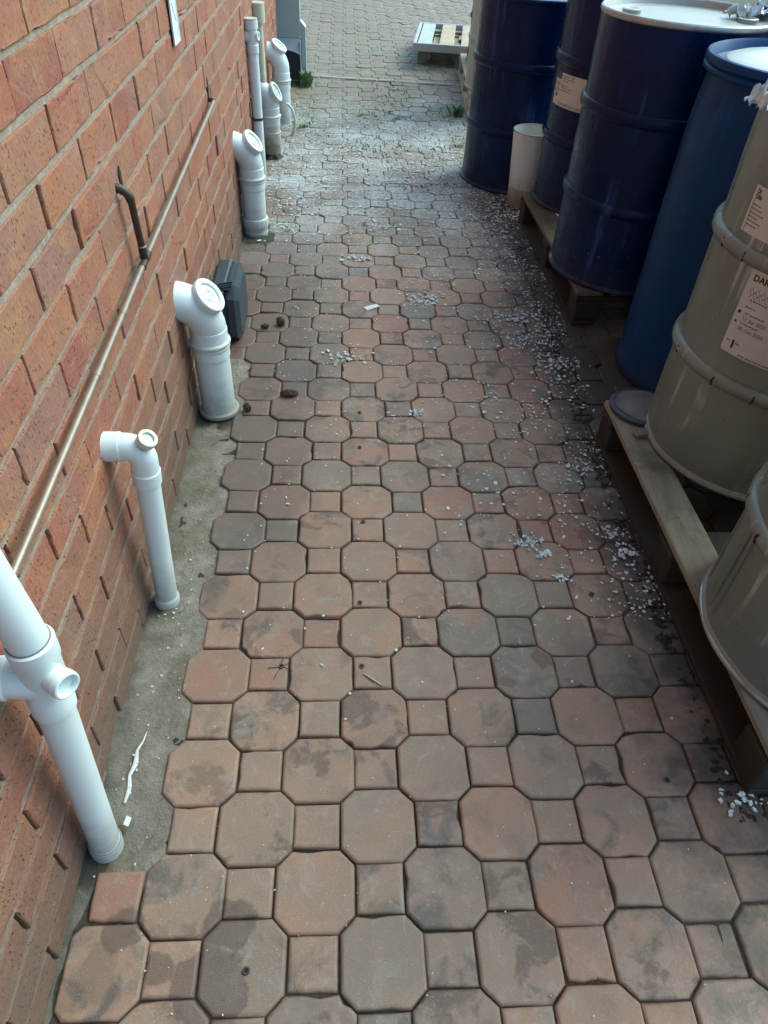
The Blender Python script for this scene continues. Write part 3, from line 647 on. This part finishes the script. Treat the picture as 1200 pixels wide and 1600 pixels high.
# ------------------------------------------------------------------ drums
def hoop(prof, z, rb_, rh, w_=.022, n=8):
    for i in range(n + 1):
        a = math.pi * i / n; prof.append((rb_ + (rh - rb_) * math.sin(a), z - w_ * math.cos(a)))
def steel_drum(label, loc, mat, rotz=0, ringmat=None, lidmat=None, creases=False, group=None, h=.88, rh=.298, hw=.022, seam=False):
    t = thing('steel_drum', label, 'drum', loc, R(rotz), group)
    rb_ = .286; prof = [(.275, .004), (.286, .0), (.2935, .004), (.2945, .010), (.291, .016), (rb_, .020)]
    prof += [(rb_, z) for z in (.06, .11, .17, .23)]; hoop(prof, .30, rb_, rh, hw); prof += [(rb_, z) for z in (.37, .42, .47, .53)]; hoop(prof, .60, rb_, rh, hw)
    for z in (.66, .70, .75, .80): prof.append((rb_, z))
    prof += [(rb_, h - .03), (.287, h - .014), (.283, h - .012), (.283, h - .026)]
    rr = random.Random(int(loc[1] * 997)); p1, p2 = rr.uniform(0, 6), rr.uniform(0, 6)
    bf = lambda a, z: .0035 * noise.noise(Vector((2.2 * math.cos(a) + p1, 2.2 * math.sin(a) + p2, z * 4))) + .0016 * noise.noise(Vector((6 * math.cos(a) + p2, 6 * math.sin(a), z * 9 + p1)))
    mbody = MB(); mbody.lathe(prof, 96, None, 0, True, True, False, bump=bf)
    m = MB(); m.lathe([(.0005, h - .022), (.15, h - .021), (.262, h - .023), (.272, h - .020), (.279, h - .004)], 72, None, 0, True, False, False); 
    for (bx, by) in ((.16, .10), (-.15, -.12)): m.lathe([(.032, h - .022), (.032, h - .010), (.026, h - .008), (.012, h - .012), (.0005, h - .012)], 24, Matrix.Translation((bx, by, 0)), 0, True, False, False)
    lid = m.build('lid', lidmat or mat, t)
    m = MB(); m.torus((0, 0, h - .008), (0, 0, 1), .286, .0075, 80, 10, sq=1.35); m.build('top_rim', ringmat or mat, t)
    m = MB(); m.torus((0, 0, .0075), (0, 0, 1), .2905, .005, 80, 8, sq=1.3); m.build('bottom_rim', ringmat or mat, t)
    if creases:
        m = mbody
        for zz in (.30, .60):
            for k in range(16):
                a = 2 * math.pi * k / 16 + rr.uniform(-.09, .09)
                for dz, dr in ((-.008, -.0012), (.002, -.0004)):
                    c = Vector(((rh - .0012 + dr) * math.cos(a), (rh - .0007 + dr) * math.sin(a), zz + dz))
                    m.box(c, (.004, .0032, .014), Matrix.Rotation(a, 3, 'Z') @ Matrix.Rotation(rr.uniform(-.5, .1), 3, 'X'), 0, 1)
    mbody.build('body', [mat, M_dark], t)
    if seam:
        for a in seam:
            m = MB(); m.box((rb_ * math.cos(R(a)), rb_ * math.sin(R(a)), .16), (.008, .006, .235), Matrix.Rotation(R(a), 3, 'Z'), .002); m.build('seam', mat, t)
    return t
def on_drum(parent, name, mats, a0, z0, layers, Rr):
    """layers of flat polygons (u right, v up, metres) wrapped on the drum side, u measured from angle a0; layer = (material index, height above the side, polygons)"""
    m = MB()
    for mi, up_, polys in layers:
        for poly in polys:
            n = len(poly); vs = []
            for r_ in (Rr, Rr + .001 + up_):
                for (u, v) in poly:
                    a = R(a0) + u / Rr; vs.append((r_ * math.cos(a), r_ * math.sin(a), z0 + v))
            m.add(vs, [list(range(n, 2 * n))] + [(i, (i + 1) % n, n + (i + 1) % n, n + i) for i in range(n)], mi)
    return m.build(name, mats, parent)
def strip_rect(u0, u1, v0, v1, n=8):
    out = []
    for i in range(n):
        a, b = u0 + (u1 - u0) * i / n, u0 + (u1 - u0) * (i + 1) / n
        out.append([(a, v0), (b, v0), (b, v1), (a, v1)])
    return out
def text_on(parent, name, mat, txt, a0, z0, u, v, size, Rr, bold=0.0, rot=0):
    cu = bpy.data.curves.new('t', 'FONT'); cu.body = txt; cu.size = size; cu.offset = bold; cu.resolution_u = 3
    ob = bpy.data.objects.new('t', cu); me = bpy.data.meshes.new_from_object(ob)
    bm = bmesh.new(); bm.from_mesh(me); bmesh.ops.triangulate(bm, faces=bm.faces[:])
    for q in bm.verts:
        a = R(a0) + (u + q.co.x) / Rr; q.co = Vector((Rr * math.cos(a), Rr * math.sin(a), z0 + v + q.co.y))
    me2 = bpy.data.meshes.new(name); bm.to_mesh(me2); bm.free(); me2.materials.append(mat)
    o = bpy.data.objects.new(name, me2); col.objects.link(o); o.parent = parent
    bpy.data.objects.remove(ob); bpy.data.meshes.remove(me); bpy.data.curves.remove(cu)
    return o
def dashes(u0, u1, v, h, rr):
    out = []; u = u0
    while u < u1:
        w_ = rr.uniform(.003, .010); out.append([(u, v), (min(u + w_, u1), v), (min(u + w_, u1), v + h), (u, v + h)]); u += w_ + rr.uniform(.0012, .003)
    return out
PT = .1445      # pallet top
dA = steel_drum('navy blue steel drum on the paving beside the white pail, farthest of the near row', (1.262, 3.775, .0), M_blue, 20, group='navy blue steel drums')
dB = steel_drum('navy blue steel drum with a white paper label on its side', (1.512, 3.045, PT), M_blue, 0, group='navy blue steel drums')
dC = steel_drum('navy blue steel drum with pale lid and silver top rim on the middle pallet', (1.441, 2.2985, PT), M_blue, 130, M_ring_s, M_lid, group='navy blue steel drums')
for ch in [x for x in bpy.data.objects if x.parent == dC and x.name.startswith('bottom_rim')]: ch.data.materials[0] = M_blue
d2 = steel_drum('navy blue steel drum in the second row behind the drum with the pale lid', (2.06, 2.46, PT), M_blue, 70, group='navy blue steel drums')
dE = steel_drum('grey beige drum with two paper labels and a dark blue plastic disc by its foot', (1.478, 1.105, PT), M_grey, 0, None, M_lid, True, 'grey beige drums', rh=.301, hw=.019)
dF = steel_drum('grey beige drum with vertical side seams, nearest the camera', (1.381, .390, PT + .004), M_grey, 0, M_ring_s, M_lid, True, 'grey beige drums', rh=.301, hw=.019, seam=(168, 172.5, 150))
dG = steel_drum('cream drum on the far pallet, half hidden behind the navy drums', (1.447, 5.22, PT), M_creamd, 15, None, None, False, None)
dH = steel_drum('navy blue steel drum at the far end of the far pallet', (1.565, 6.05, PT), M_blue, 200, group='navy blue steel drums')
# labels
rl = random.Random(9); RB = .2885
LM = [M_paper, M_inkg, M_ink, M_purple, M_red]
def disc(u, v, r_, n=10): return [(u + r_ * math.cos(2 * math.pi * i / n), v + r_ * math.sin(2 * math.pi * i / n)) for i in range(n)]
tx = []
for v in (.082, .074, .060, .052): tx += dashes(.006, .045, v, .0045, rl)
for v in (.112, .104, .094, .078, .07, .06): tx += dashes(.056, rl.uniform(.10, .14), v, .0035, rl)
for v in (.012, .006): tx += dashes(.05, .22, v, .003, rl)
on_drum(dB, 'paper_label', LM, 186, .43, [(0, 0, strip_rect(0, .235, 0, .125, 14)), (3, .0004, strip_rect(.0, .048, .098, .1245, 3)), (1, .0006, tx), (2, .0006, [disc(.125, .116, .004), disc(.026, .038, .008)]), (4, .0006, [disc(.205, .098, .010, 4), disc(.19, .072, .006, 4)])], RB)
RE = .2890
def rr_rect(u0, u1, v0, v1, r_):
    # rounded corners at the left, strips elsewhere
    out = [[(u0, v0 + r_), (u0 + r_ * .3, v0 + r_ * .3), (u0 + r_, v0), (u0 + r_, v1), (u0 + r_ * .3, v1 - r_ * .3), (u0, v1 - r_)]]
    return out + strip_rect(u0 + r_, u1, v0, v1, 12)
a0 = 203.4; tx = []
for (u0, u1, v) in ((.024, .09, .135), (.020, .045, .118), (.026, .075, .103), (.024, .07, .078), (.008, .017, .028), (.033, .045, .027), (.05, .13, .004)): tx += dashes(u0, u1, v, .0035, rl)
for k in range(3):
    for i in range(16):
        f1, f2 = i / 16, (i + 1) / 16; w1 = .158 - k * .006 + .006 * math.sin(i * 1.3 + k * 2); w2 = .158 - k * .006 + .006 * math.sin((i + 1) * 1.3 + k * 2)
        tx.append([(.016 + .05 * f1, w1), (.016 + .05 * f2, w2), (.016 + .05 * f2, w2 + .0013), (.016 + .05 * f1, w1 + .0013)])
star = lambda u, v: [(u + (.0045 if i % 2 else .002) * math.cos(math.pi * i / 5), v + (.0045 if i % 2 else .002) * math.sin(math.pi * i / 5)) for i in range(10)]
lab = on_drum(dE, 'paper_label', LM, a0, .378, [(0, 0, rr_rect(0, .225, 0, .208, .006)), (1, .0006, tx), (2, .0006, [disc(.011, .103, .0042), star(.011, .079)])], RE)
text_on(lab, 'label_text', M_ink, 'DAR', a0, .378, .012, .180, .0205, RE + .0016, .0006)
text_on(lab, 'label_text', M_inkg, '12. Jan 2022', a0, .378, .024, .088, .0125, RE + .0016, .0003)
text_on(lab, 'label_text', M_inkg, '08. Oct 2022', a0, .378, .022, .063, .0125, RE + .0016, .0003)
text_on(lab, 'label_text', M_ink, '1', a0, .378, .021, .016, .026, RE + .0016, .0016)
tx = strip_rect(.0095, .0103, .002, .095, 1)
for k in range(6): tx += dashes(.006 + .001 * k, .035 + .02 * rl.random(), .058 - .0085 * k, .0028, rl); tx += [disc(.0097, .0595 - .0085 * k, .0024, 8)]
lab = on_drum(dE, 'paper_label', LM, 187.8, .640, [(0, 0, strip_rect(0, .20, 0, .098, 12)), (1, .0006, tx)], RE)
text_on(lab, 'label_text', M_ink, 'Of', 187.8, .640, .008, .083, .012, RE + .0016, .0004)
text_on(lab, 'label_text', M_ink, 'OBr', 187.8, .640, .009, .072, .012, RE + .0016, .0004)
# blue plastic drum
t = thing('plastic_drum', 'bright blue plastic drum with rounded shoulder and pale lid, standing on the paving', 'drum', (1.603, 1.722, 0))
m = MB(); pr = [(.262, .004), (.280, .0), (.292, .006), (.296, .018), (.294, .045), (.290, .052), (.2895, .30), (.291, .52), (.2905, .70), (.289, .80), (.285, .875), (.279, .925), (.276, .955), (.280, .963)]
m.lathe(pr, 96, None, 0, True, True, False); m.build('body', M_bplas, t)
m = MB(); m.lathe([(.270, .958), (.292, .958), (.2965, .962), (.2965, .970), (.291, .975), (.2965, .981), (.297, .992), (.293, 1.0), (.286, 1.002), (.281, .996), (.272, .975), (.255, .968)], 96, None, 0, True, False, False); m.build('top_rim', M_bplas, t)
m = MB(); m.lathe([(.262, .9665), (.250, .972), (.238, .986), (.225, .990), (.14, .991), (.13, .987), (.0005, .987)], 72, None, 0, True, False, False)
m.lathe([(.034, .989), (.034, .998), (.028, 1.0), (.0005, 1.0)], 24, Matrix.Translation((.14, .05, 0)), 0, True, False, False); m.build('lid', M_lid, t)
# crumpled film
def film(label, c, size, nx, ny, amp, drop, seed, rot=0):
    rr = random.Random(seed); m = MB(); vs = []
    for s_ in (0, 1):
        for j in range(ny + 1):
            for i in range(nx + 1):
                u, v = i / nx - .5, j / ny - .5; p = Vector((u * 9 + seed, v * 9, seed)); q = Vector((u * 22, v * 22 + seed, 1))
                edge = max(abs(u), abs(v)) * 2
                x = u * size[0] * (1 + .25 * noise.noise(Vector((v * 5, seed, 0)))); y = v * size[1] * (1 + .25 * noise.noise(Vector((u * 5, 2, seed))))
                z = amp * abs(noise.noise(p)) * 1.6 + amp * .5 * noise.noise(q) - drop * max(0, -u) ** 1.3
                k = Vector((x + amp * .5 * noise.noise(p + Vector((5, 0, 0))), y + amp * .5 * noise.noise(p + Vector((0, 7, 0))), z - s_ * .0015)); vs.append(Matrix.Rotation(R(rot), 3, 'Z') @ k)
    n1 = (nx + 1) * (ny + 1); q = lambda i, j: j * (nx + 1) + i
    m.add(vs, [(q(i, j), q(i + 1, j), q(i + 1, j + 1), q(i, j + 1)) for j in range(ny) for i in range(nx)] + [(n1 + q(i, j + 1), n1 + q(i + 1, j + 1), n1 + q(i + 1, j), n1 + q(i, j)) for j in range(ny) for i in range(nx)], 0, False)
    return tag(m.build('plastic_film', M_foil, None, c), label, 'plastic film')
film('crumpled silvery film draped over the rim of the grey drum with labels', (1.228, 1.135, PT + .925), (.15, .09, 0), 34, 22, .024, .14, 4, 8)
film('small crumpled silvery film lying on the pale lid of the navy drum', (1.655, 2.335, PT + .872), (.13, .10, 0), 20, 14, .035, .02, 9, 30)
# white pail
t = thing('white_pail', 'white plastic pail standing between two navy drums', 'pail', (1.258, 3.372, 0))
m = MB(); m.lathe([(.080, .0), (.086, .004), (.090, .09), (.108, .35), (.108, .362), (.1045, .362), (.1045, .35), (.087, .10), (.083, .012), (.0005, .012)], 56, None, 0, True, True, False); m.build('body', M_pail, t)
m = MB(); m.lathe([(.0805, .002), (.0875, .006), (.0915, .09), (.0905, .094)], 56, None, 0, True, False, False); m.build('stained_base', M_pailr, t)
m = MB(); m.torus((0, 0, .362), (0, 0, 1), .1072, .0035, 56, 8); m.build('rim', M_pailr, t)

# ------------------------------------------------------------------ pallets
def pallet(label, loc, rotz, wx_, wy, mt, md, h=.144, nb=9, seed=1, group='wooden pallets under the drums', bw=.10, miss=()):
    """top boards run along y; loc is the near left corner"""
    rr = random.Random(seed); t = thing('wooden_pallet', label, 'pallet', loc, R(rotz), group)
    th = .020; ch = .022; bot = .020
    pitch = (wx_ - bw) / (nb - 1)
    for i in range(nb):
        if i in miss: continue
        m = MB(); l = wy + rr.uniform(-.012, .006); m.box((bw / 2 + i * pitch, wy / 2 + rr.uniform(-.005, .005), h - th / 2 - rr.uniform(0, .0015)), (bw + rr.uniform(-.012, .006), l, th), Matrix.Rotation(rr.gauss(0, .004), 3, 'Z'), .003, 0, .0012); m.build('top_board', mt, t)
    for yy in (.05, wy / 2, wy - .05):
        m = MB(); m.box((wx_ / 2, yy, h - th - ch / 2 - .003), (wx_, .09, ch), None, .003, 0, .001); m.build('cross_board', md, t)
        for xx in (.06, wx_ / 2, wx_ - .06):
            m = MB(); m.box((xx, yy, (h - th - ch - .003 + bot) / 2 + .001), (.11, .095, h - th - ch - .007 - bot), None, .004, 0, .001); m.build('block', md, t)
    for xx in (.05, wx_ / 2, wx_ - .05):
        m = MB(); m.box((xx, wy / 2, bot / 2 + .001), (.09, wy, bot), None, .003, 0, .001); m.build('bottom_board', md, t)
    return t
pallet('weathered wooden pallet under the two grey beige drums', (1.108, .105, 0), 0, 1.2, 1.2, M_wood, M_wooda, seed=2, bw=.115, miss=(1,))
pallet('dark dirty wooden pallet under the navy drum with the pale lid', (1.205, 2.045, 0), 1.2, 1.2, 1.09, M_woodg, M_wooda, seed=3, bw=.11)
pallet('pale wooden pallet under the cream drum at the far end of the row', (1.155, 5.02, 0), -4.3, 1.1, 1.32, M_woodl, M_woodl, seed=4)
pallet('bare wooden pallet lying at the bottom of the two pallet stack', (.925, 6.62, 0), -8, 1.1, 1.0, M_woodl, M_wood, h=.125, seed=5, group='pallets stacked at the far end')
t = thing('grey_pallet', 'pallet with a grey painted frame stacked on the bare wooden pallet', 'pallet', (.865, 6.40, .129), R(-8), 'pallets stacked at the far end')
m = MB(); m.box((.55, .014, .029), (1.10, .028, .058), None, .003); m.box((.55, .946, .029), (1.10, .028, .058), None, .003); m.box((.013, .48, .029), (.026, .90, .058), None, .003); m.box((1.087, .48, .029), (.026, .90, .058), None, .003); m.build('frame', M_gpaint, t)
for i in range(6):
    m = MB(); m.box((.095 + i * .182, .48, .046), (.12 if i else .115, .90, .018), None, .003, 0, .001); m.build('top_board', M_gpaint if i == 0 else M_woodl, t)
for yy in (.2, .75):
    m = MB(); m.box((.55, yy, .025), (1.04, .08, .022), None, .003); m.build('cross_board', M_wood, t)
# dark blue disc under the grey drum
t = thing('plastic_disc', 'scuffed pale plastic disc with dark blue edge lying on the pallet corner', 'lid', (1.212, 1.262, PT))
m = MB(); m.lathe([(.092, .0015), (.098, .003), (.098, .012), (.092, .016), (.084, .0165)], 48, None, 0, True, True, False); m.build('edge', M_lidb, t)
m = MB(); m.lathe([(.085, .0165), (.078, .0145), (.055, .0155), (.045, .019), (.0005, .018)], 48, None, 0, True, False, False, bump=lambda a, z: .004 * math.sin(3 * a)); m.build('face', M_lidw, t)
m = MB(); m.box((0, 0, .0065), (.11, .035, .013), Matrix.Rotation(R(10), 3, 'Z'), .004, 0, .002); tag(m.build('wood_offcut', M_lidw, None, (1.20, 1.135, PT + .001)), 'pale curled strip lying on the pallet beside the dark blue disc', 'strip')

# ------------------------------------------------------------------ small things on the ground
def flake(m, x, y, z, s, rr, tilt=.10):
    n = rr.choice((4, 5, 5, 6)); th = rr.uniform(.0003, .0010); a0 = rr.uniform(0, 6.28); asp = rr.uniform(.45, 1)
    z += .0022; tx, ty = rr.gauss(0, tilt), rr.gauss(0, tilt); top = []; ca, sa = math.cos(a0), math.sin(a0)
    for i in range(n):
        a = 2 * math.pi * i / n + rr.uniform(-.35, .35); r_ = s * rr.uniform(.6, 1.15); u, v = r_ * math.cos(a), r_ * asp * math.sin(a)
        px, py = u * ca - v * sa, u * sa + v * ca; top.append((x + px, y + py, z + th + max(-th * .6, px * tx + py * ty) + .0004))
    c = (x, y, z + th + rr.uniform(0, s * .08)); bot = [(p[0], p[1], z) for p in top]
    vs = top + bot + [c]; m.add(vs, [(i, (i + 1) % n, 2 * n) for i in range(n)] + [(n + i, n + (i + 1) % n, (i + 1) % n, i) for i in range(n)])
fm = MB(); rf = random.Random(21)
def zg(x, y): return unev(x, y) + .0002
cnt = 0
while cnt < 9000:
    x = rf.uniform(-.13, 1.25); y = 2.7 + 2.8 * rf.betavariate(2.1, 2.3)
    d_ = noise.noise(Vector((x * 2.2, y * 2.2, 9))) * .5 + noise.noise(Vector((x * 7, y * 7, 2))) * .5
    if d_ + rf.uniform(-.5, .6) < 0: continue
    if x > .98 and y < 4.2 and (x - 1.262) ** 2 + (y - 3.765) ** 2 < .085: continue
    flake(fm, x, y, zg(x, y), rf.choice((.5, .7, 1, 1.6)) * rf.uniform(.0025, .0075), rf); cnt += 1
cnt = 0
while cnt < 2700:
    y = rf.uniform(.55, 3.4); e = 1.12 + .05 * max(0, y - 1.3); x = e - abs(rf.gauss(0, .13 + .075 * y)) + .03
    d_ = noise.noise(Vector((x * 5, y * 5, 4)))
    if d_ + rf.uniform(-.45, .5) < 0 or rf.random() > .35 + .3 * y: continue
    flake(fm, x, y, zg(x, y), rf.choice((.45, .7, 1, 1.5)) * rf.uniform(.002, .006), rf); cnt += 1
for _ in range(1500):
    y = .2 + 2.9 * math.sqrt(rf.random()); x = rf.uniform(.02, 1.1)
    flake(fm, x, y, zg(x, y), rf.uniform(.0012, .0046), rf)
for _ in range(60): 
    y = rf.gauss(.45, .28); x = rf.uniform(-.17, -.075); flake(fm, x, y, -.0045, rf.uniform(.001, .004), rf, .05)
for _ in range(120): flake(fm, rf.uniform(-.1, 1.05), rf.uniform(-.35, .5), .0005, rf.uniform(.0008, .0022), rf)
for (cx, cy, n, s, sz) in ((.285, 1.77, 55, .032, .009), (.62, 2.22, 50, .035, .011), (.535, 1.43, 26, .016, .007), (.64, 2.26, 30, .03, .011), (1.03, .86, 22, .02, .008), (.80, .83, 40, .028, .008), (.83, .78, 20, .012, .009), (.86, .70, 12, .012, .010), (1.06, .78, 20, .014, .008), (1.12, .10, 26, .035, .009), (.355, 2.62, 30, .03, .012), (.47, 3.0, 45, .05, .012), (1.0, 2.1, 60, .05, .009), (1.08, 1.75, 60, .05, .009), (1.02, 1.15, 30, .03, .008), (.03, 2.95, 30, .05, .01)):
    for _ in range(n):
        x, y = rf.gauss(cx, s), rf.gauss(cy, s * .6); flake(fm, x, y, zg(x, y) + rf.uniform(0, .003), rf.uniform(.4, 1) * sz, rf, .5)
tag(fm.build('white_flakes', M_flake), 'white paint flakes strewn over the paving, thickest down the alley', 'flakes', kind='stuff')
# black muck along the pallets
mk = MB(); rk = random.Random(8)
for _ in range(900):
    y = rk.uniform(.05, 3.3); x = 1.10 + .04 * max(0, y - 1.4) + abs(rk.gauss(0, .035)) - .03
    s = rk.uniform(.0025, .0085); n = 7; vs = []
    for (q, zz) in ((1, 0), (.75, .45), (.25, .62)):
        for i in range(n):
            a = 2 * math.pi * i / n; r_ = s * q * rk.uniform(.7, 1.2); vs.append((x + r_ * math.cos(a) * (1 + .8 * math.sin(y * 400)), y + r_ * math.sin(a), zg(x, y) - .001 + zz * s * .6 * rk.uniform(.5, 1.2)))
    mk.add(vs, [(j * n + i, j * n + (i + 1) % n, (j + 1) * n + (i + 1) % n, (j + 1) * n + i) for j in range(2) for i in range(n)] + [list(range(2 * n, 3 * n))], 0, False)
tag(mk.build('dirt', M_muck), 'black crumbly dirt caked along the foot of the pallets', 'dirt', kind='stuff')
# dried seed cones
def cone(label, x, y, l, r_, rot, seed):
    rr = random.Random(seed); m = MB(); n = 12; rings = 9; vs = []
    for j in range(rings + 1):
        k = j / rings; rad = r_ * math.sin(math.pi * min(.98, max(.04, k * .94 + .03))) ** .7
        for i in range(n):
            a = 2 * math.pi * i / n + (j % 2) * math.pi / n; q = rad * (1 + .28 * ((i + j) % 2) + rr.uniform(-.15, .2)); vs.append((l * (k - .5) + rr.uniform(-.1, .1) * r_, q * math.cos(a), q * math.sin(a)))
    m.add(vs, [(j * n + i, j * n + (i + 1) % n, (j + 1) * n + (i + 1) % n, (j + 1) * n + i) for j in range(rings) for i in range(n)] + [list(range(n))[::-1], list(range(rings * n, rings * n + n))], 0, False)
    o = m.build('dry_cone', M_cone, None, (x, y, zg(x, y) + r_ * .9)); o.rotation_euler = (rr.uniform(0, 3), 0, R(rot)); return tag(o, label, 'dry cone', 'dry brown cones on the paving')
cone('long dark dry cone lying out on the pavers', .103, 1.52, .062, .013, 4, 1)
cone('small round reddish dry cone against the foot of the fat soil pipe', -.03, 1.437, .026, .013, 40, 2)
cone('round dark dry cone beside a broken scrap, near the black box', .042, 2.01, .03, .015, 70, 3)
cone('flat broken scrap of dry cone nearest the black box', -.016, 1.985, .034, .008, 10, 4)
m = MB(); m.box((0, 0, .001), (.062, .026, .0016), Matrix.Rotation(R(32), 3, 'Z') @ Matrix.Rotation(.03, 3, 'X'), 0, 0, .001); tag(m.build('paper_scrap', M_tape, None, (.405, 2.165, .002)), 'small white rectangular paper scrap lying on the pavers', 'paper')
m = MB(); m.tube([(0, .02, .004), (.02, .004, .006), (.042, -.012, .0035)], [.0022, .0026, .0018], 8); tag(m.build('straw', M_straw, None, (.335, .385, .001)), 'pale dry straw lying across a paver edge', 'straw')
m = MB(); q = [(.0, -.095, .006), (.004, -.06, .010), (-.003, -.03, .007), (.006, .0, .012), (.002, .035, .006), (.012, .06, .004), (.016, .085, .002)]
for i in range(len(q) - 1):
    a, b = Vector(q[i]), Vector(q[i + 1]); m.tube([a, b], [q[i][2] * .55, q[i + 1][2] * .55], 8)
o = m.build('sealant_strip', M_tape, None, (-.142, .20, -.0025)); o.scale = (.8, .85, .2); tag(o, 'ragged white strip of sealant stuck to the concrete by the nearest pipe', 'sealant strip')
m = MB(); m.box((.002, .004, .012), (.012, .016, .002), Matrix.Rotation(.9, 3, 'Y') @ Matrix.Rotation(.3, 3, 'X')); tag(m.build('tape_tab', M_tape, None, (-.126, .072, .004)), 'tab of white tape at the foot of the nearest pipe', 'tape')
# drilled plugs in the pavers
plug = thing('drill_plug', '', 'plug', (0, 0, 0), 0, 'drilled plugs in the pavers')
m = MB(); m.torus((0, 0, .0012), (0, 0, 1), .0052, .0016, 18, 6); m.build('collar', M_steel, plug)
m = MB(); m.lathe([(.0045, .0014), (.0005, .001)], 14, None, 0, False, False, False); m.build('hole', M_dark, plug)
PL = [(.145, .430, 'drilled plug with cracks radiating across its square paver'), (.330, .427, 'drilled plug on the square paver beside the straw'), (.329, .615, 'drilled plug in the joint between two orange pavers, third up the middle line'), (.343, .904, 'plain dark drilled plug on a square paver, half way up the middle line'),
      (.339, 1.241, 'drilled plug in a dark grey blotched octagon paver'), (.342, 1.429, 'drilled plug in a reddish octagon paver, farthest up the middle line'), (.124, -.175, 'drilled plug in the damp stained octagon paver at the near left'),
      (.931, .642, 'drilled plug in the octagon paver left of the pallet, highest of the right three'), (1.059, .503, 'drilled plug in the paver touching the pallet edge'), (.961, .142, 'drilled plug in the sooty paver, lowest of the right three')]
for i, (x, y, lb) in enumerate(PL):
    o = plug if i == 0 else copy_tree(plug); o.location = (x, y, unev(x, y) + .0012); o['label'] = lb
m = MB()
for a, l in ((85, .03), (205, .05), (20, .022), (345, .03), (250, .045)):
    p = [Vector((.006 * math.cos(R(a)), .006 * math.sin(R(a)), 0))]
    for k in range(4): p.append(p[-1] + Vector((math.cos(R(a + random.uniform(-30, 30))), math.sin(R(a + random.uniform(-30, 30))), 0)) * l / 4)
    for k in range(4): 
        dd = p[k + 1] - p[k]; m.box((p[k] + p[k + 1]) / 2 + Vector((0, 0, .0006)), (dd.length * 1.1, .0013, .0012), Matrix.Rotation(math.atan2(dd.y, dd.x), 3, 'Z'))
o = m.build('paver_crack', M_dark, None, (.145, .430, unev(.145, .43) + .0008)); tag(o, 'dark star shaped crack in a square paver', 'crack'); o.scale = (.72, .72, 1)
# weeds and moss
def weed(label, x, y, n, h, spread, seed, mat=M_leaf):
    rr = random.Random(seed); t = thing('weed', label, 'weed', (x, y, 0)); m = MB(); ms = MB()
    for _ in range(n):
        a = rr.uniform(0, 6.28); l = h * rr.uniform(.35, 1); lean = rr.uniform(.2, 1) * spread; w_ = l * rr.uniform(.10, .2)
        bx, by = rr.gauss(0, spread * .3), rr.gauss(0, spread * .3); ca, sa = math.cos(a), math.sin(a); vs = []
        for k in range(5):
            q = k / 4; r_ = lean * q ** 1.4; z = l * (q - .25 * q * q); ww = w_ * math.sin(math.pi * (q * .85 + .12))
            for s_ in (-1, 1): vs.append((bx + r_ * ca - s_ * ww * sa, by + r_ * sa + s_ * ww * ca, z - .004))
        m.add(vs, [(2 * k, 2 * k + 1, 2 * k + 3, 2 * k + 2) for k in range(4)], 0, True)
    m.build('leaves', mat, t); ms.tube([(0, 0, -.005), (.004, 0, h * .3), (.006, .004, h * .55)], [.002, .0016, .0008], 6); ms.build('stem', mat, t)
    return t
weed('tall green weed growing beside the metal downpipe', -.005, 5.68, 60, .15, .07, 1)
weed('dark green weed growing against the far pallet', 1.09, 5.02, 40, .10, .07, 2, M_leafd)
weed('tiny green weed in the joint on the middle line of the alley', .352, 1.067, 26, .014, .03, 3)
weed('tiny dark weed in the joint beyond the other tiny weed', .308, 1.292, 16, .012, .018, 4, M_leafd)
weed('low green weed sprouting by the looped hose', .02, 4.62, 30, .035, .05, 5)
weed('low pale green weed sprouting alone in the middle of the white residue', .42, 4.95, 26, .03, .06, 6)
weed('low green weed sprouting beside the farthest near-row navy drum', 1.02, 4.32, 26, .035, .05, 7)
gm_ = MB(); rg = random.Random(14)
for _ in range(1500):
    n_ = rg.randrange(0, 46); x = rg.uniform(-.12, 1.25); y = rg.gauss(4.9, .75)
    if noise.noise(Vector((x * 2.4, y * 2, 6))) < .14 + rg.uniform(-.1, .10): continue
    a = rg.uniform(0, 6.28); l = rg.uniform(.006, .026); w_ = .0024; dx_, dy_ = math.cos(a) * l * .5, math.sin(a) * l * .5
    gm_.add([(x - w_, y, -.004), (x + w_, y, -.004), (x + dx_ + w_ * .5, y + dy_, l * .8), (x + dx_ * 1.7, y + dy_ * 1.7, l * .7)], [(0, 1, 2, 3)])
tag(gm_.build('grass', M_leaf), 'thin moss and grass sprouting from the far paving joints', 'grass', kind='stuff')
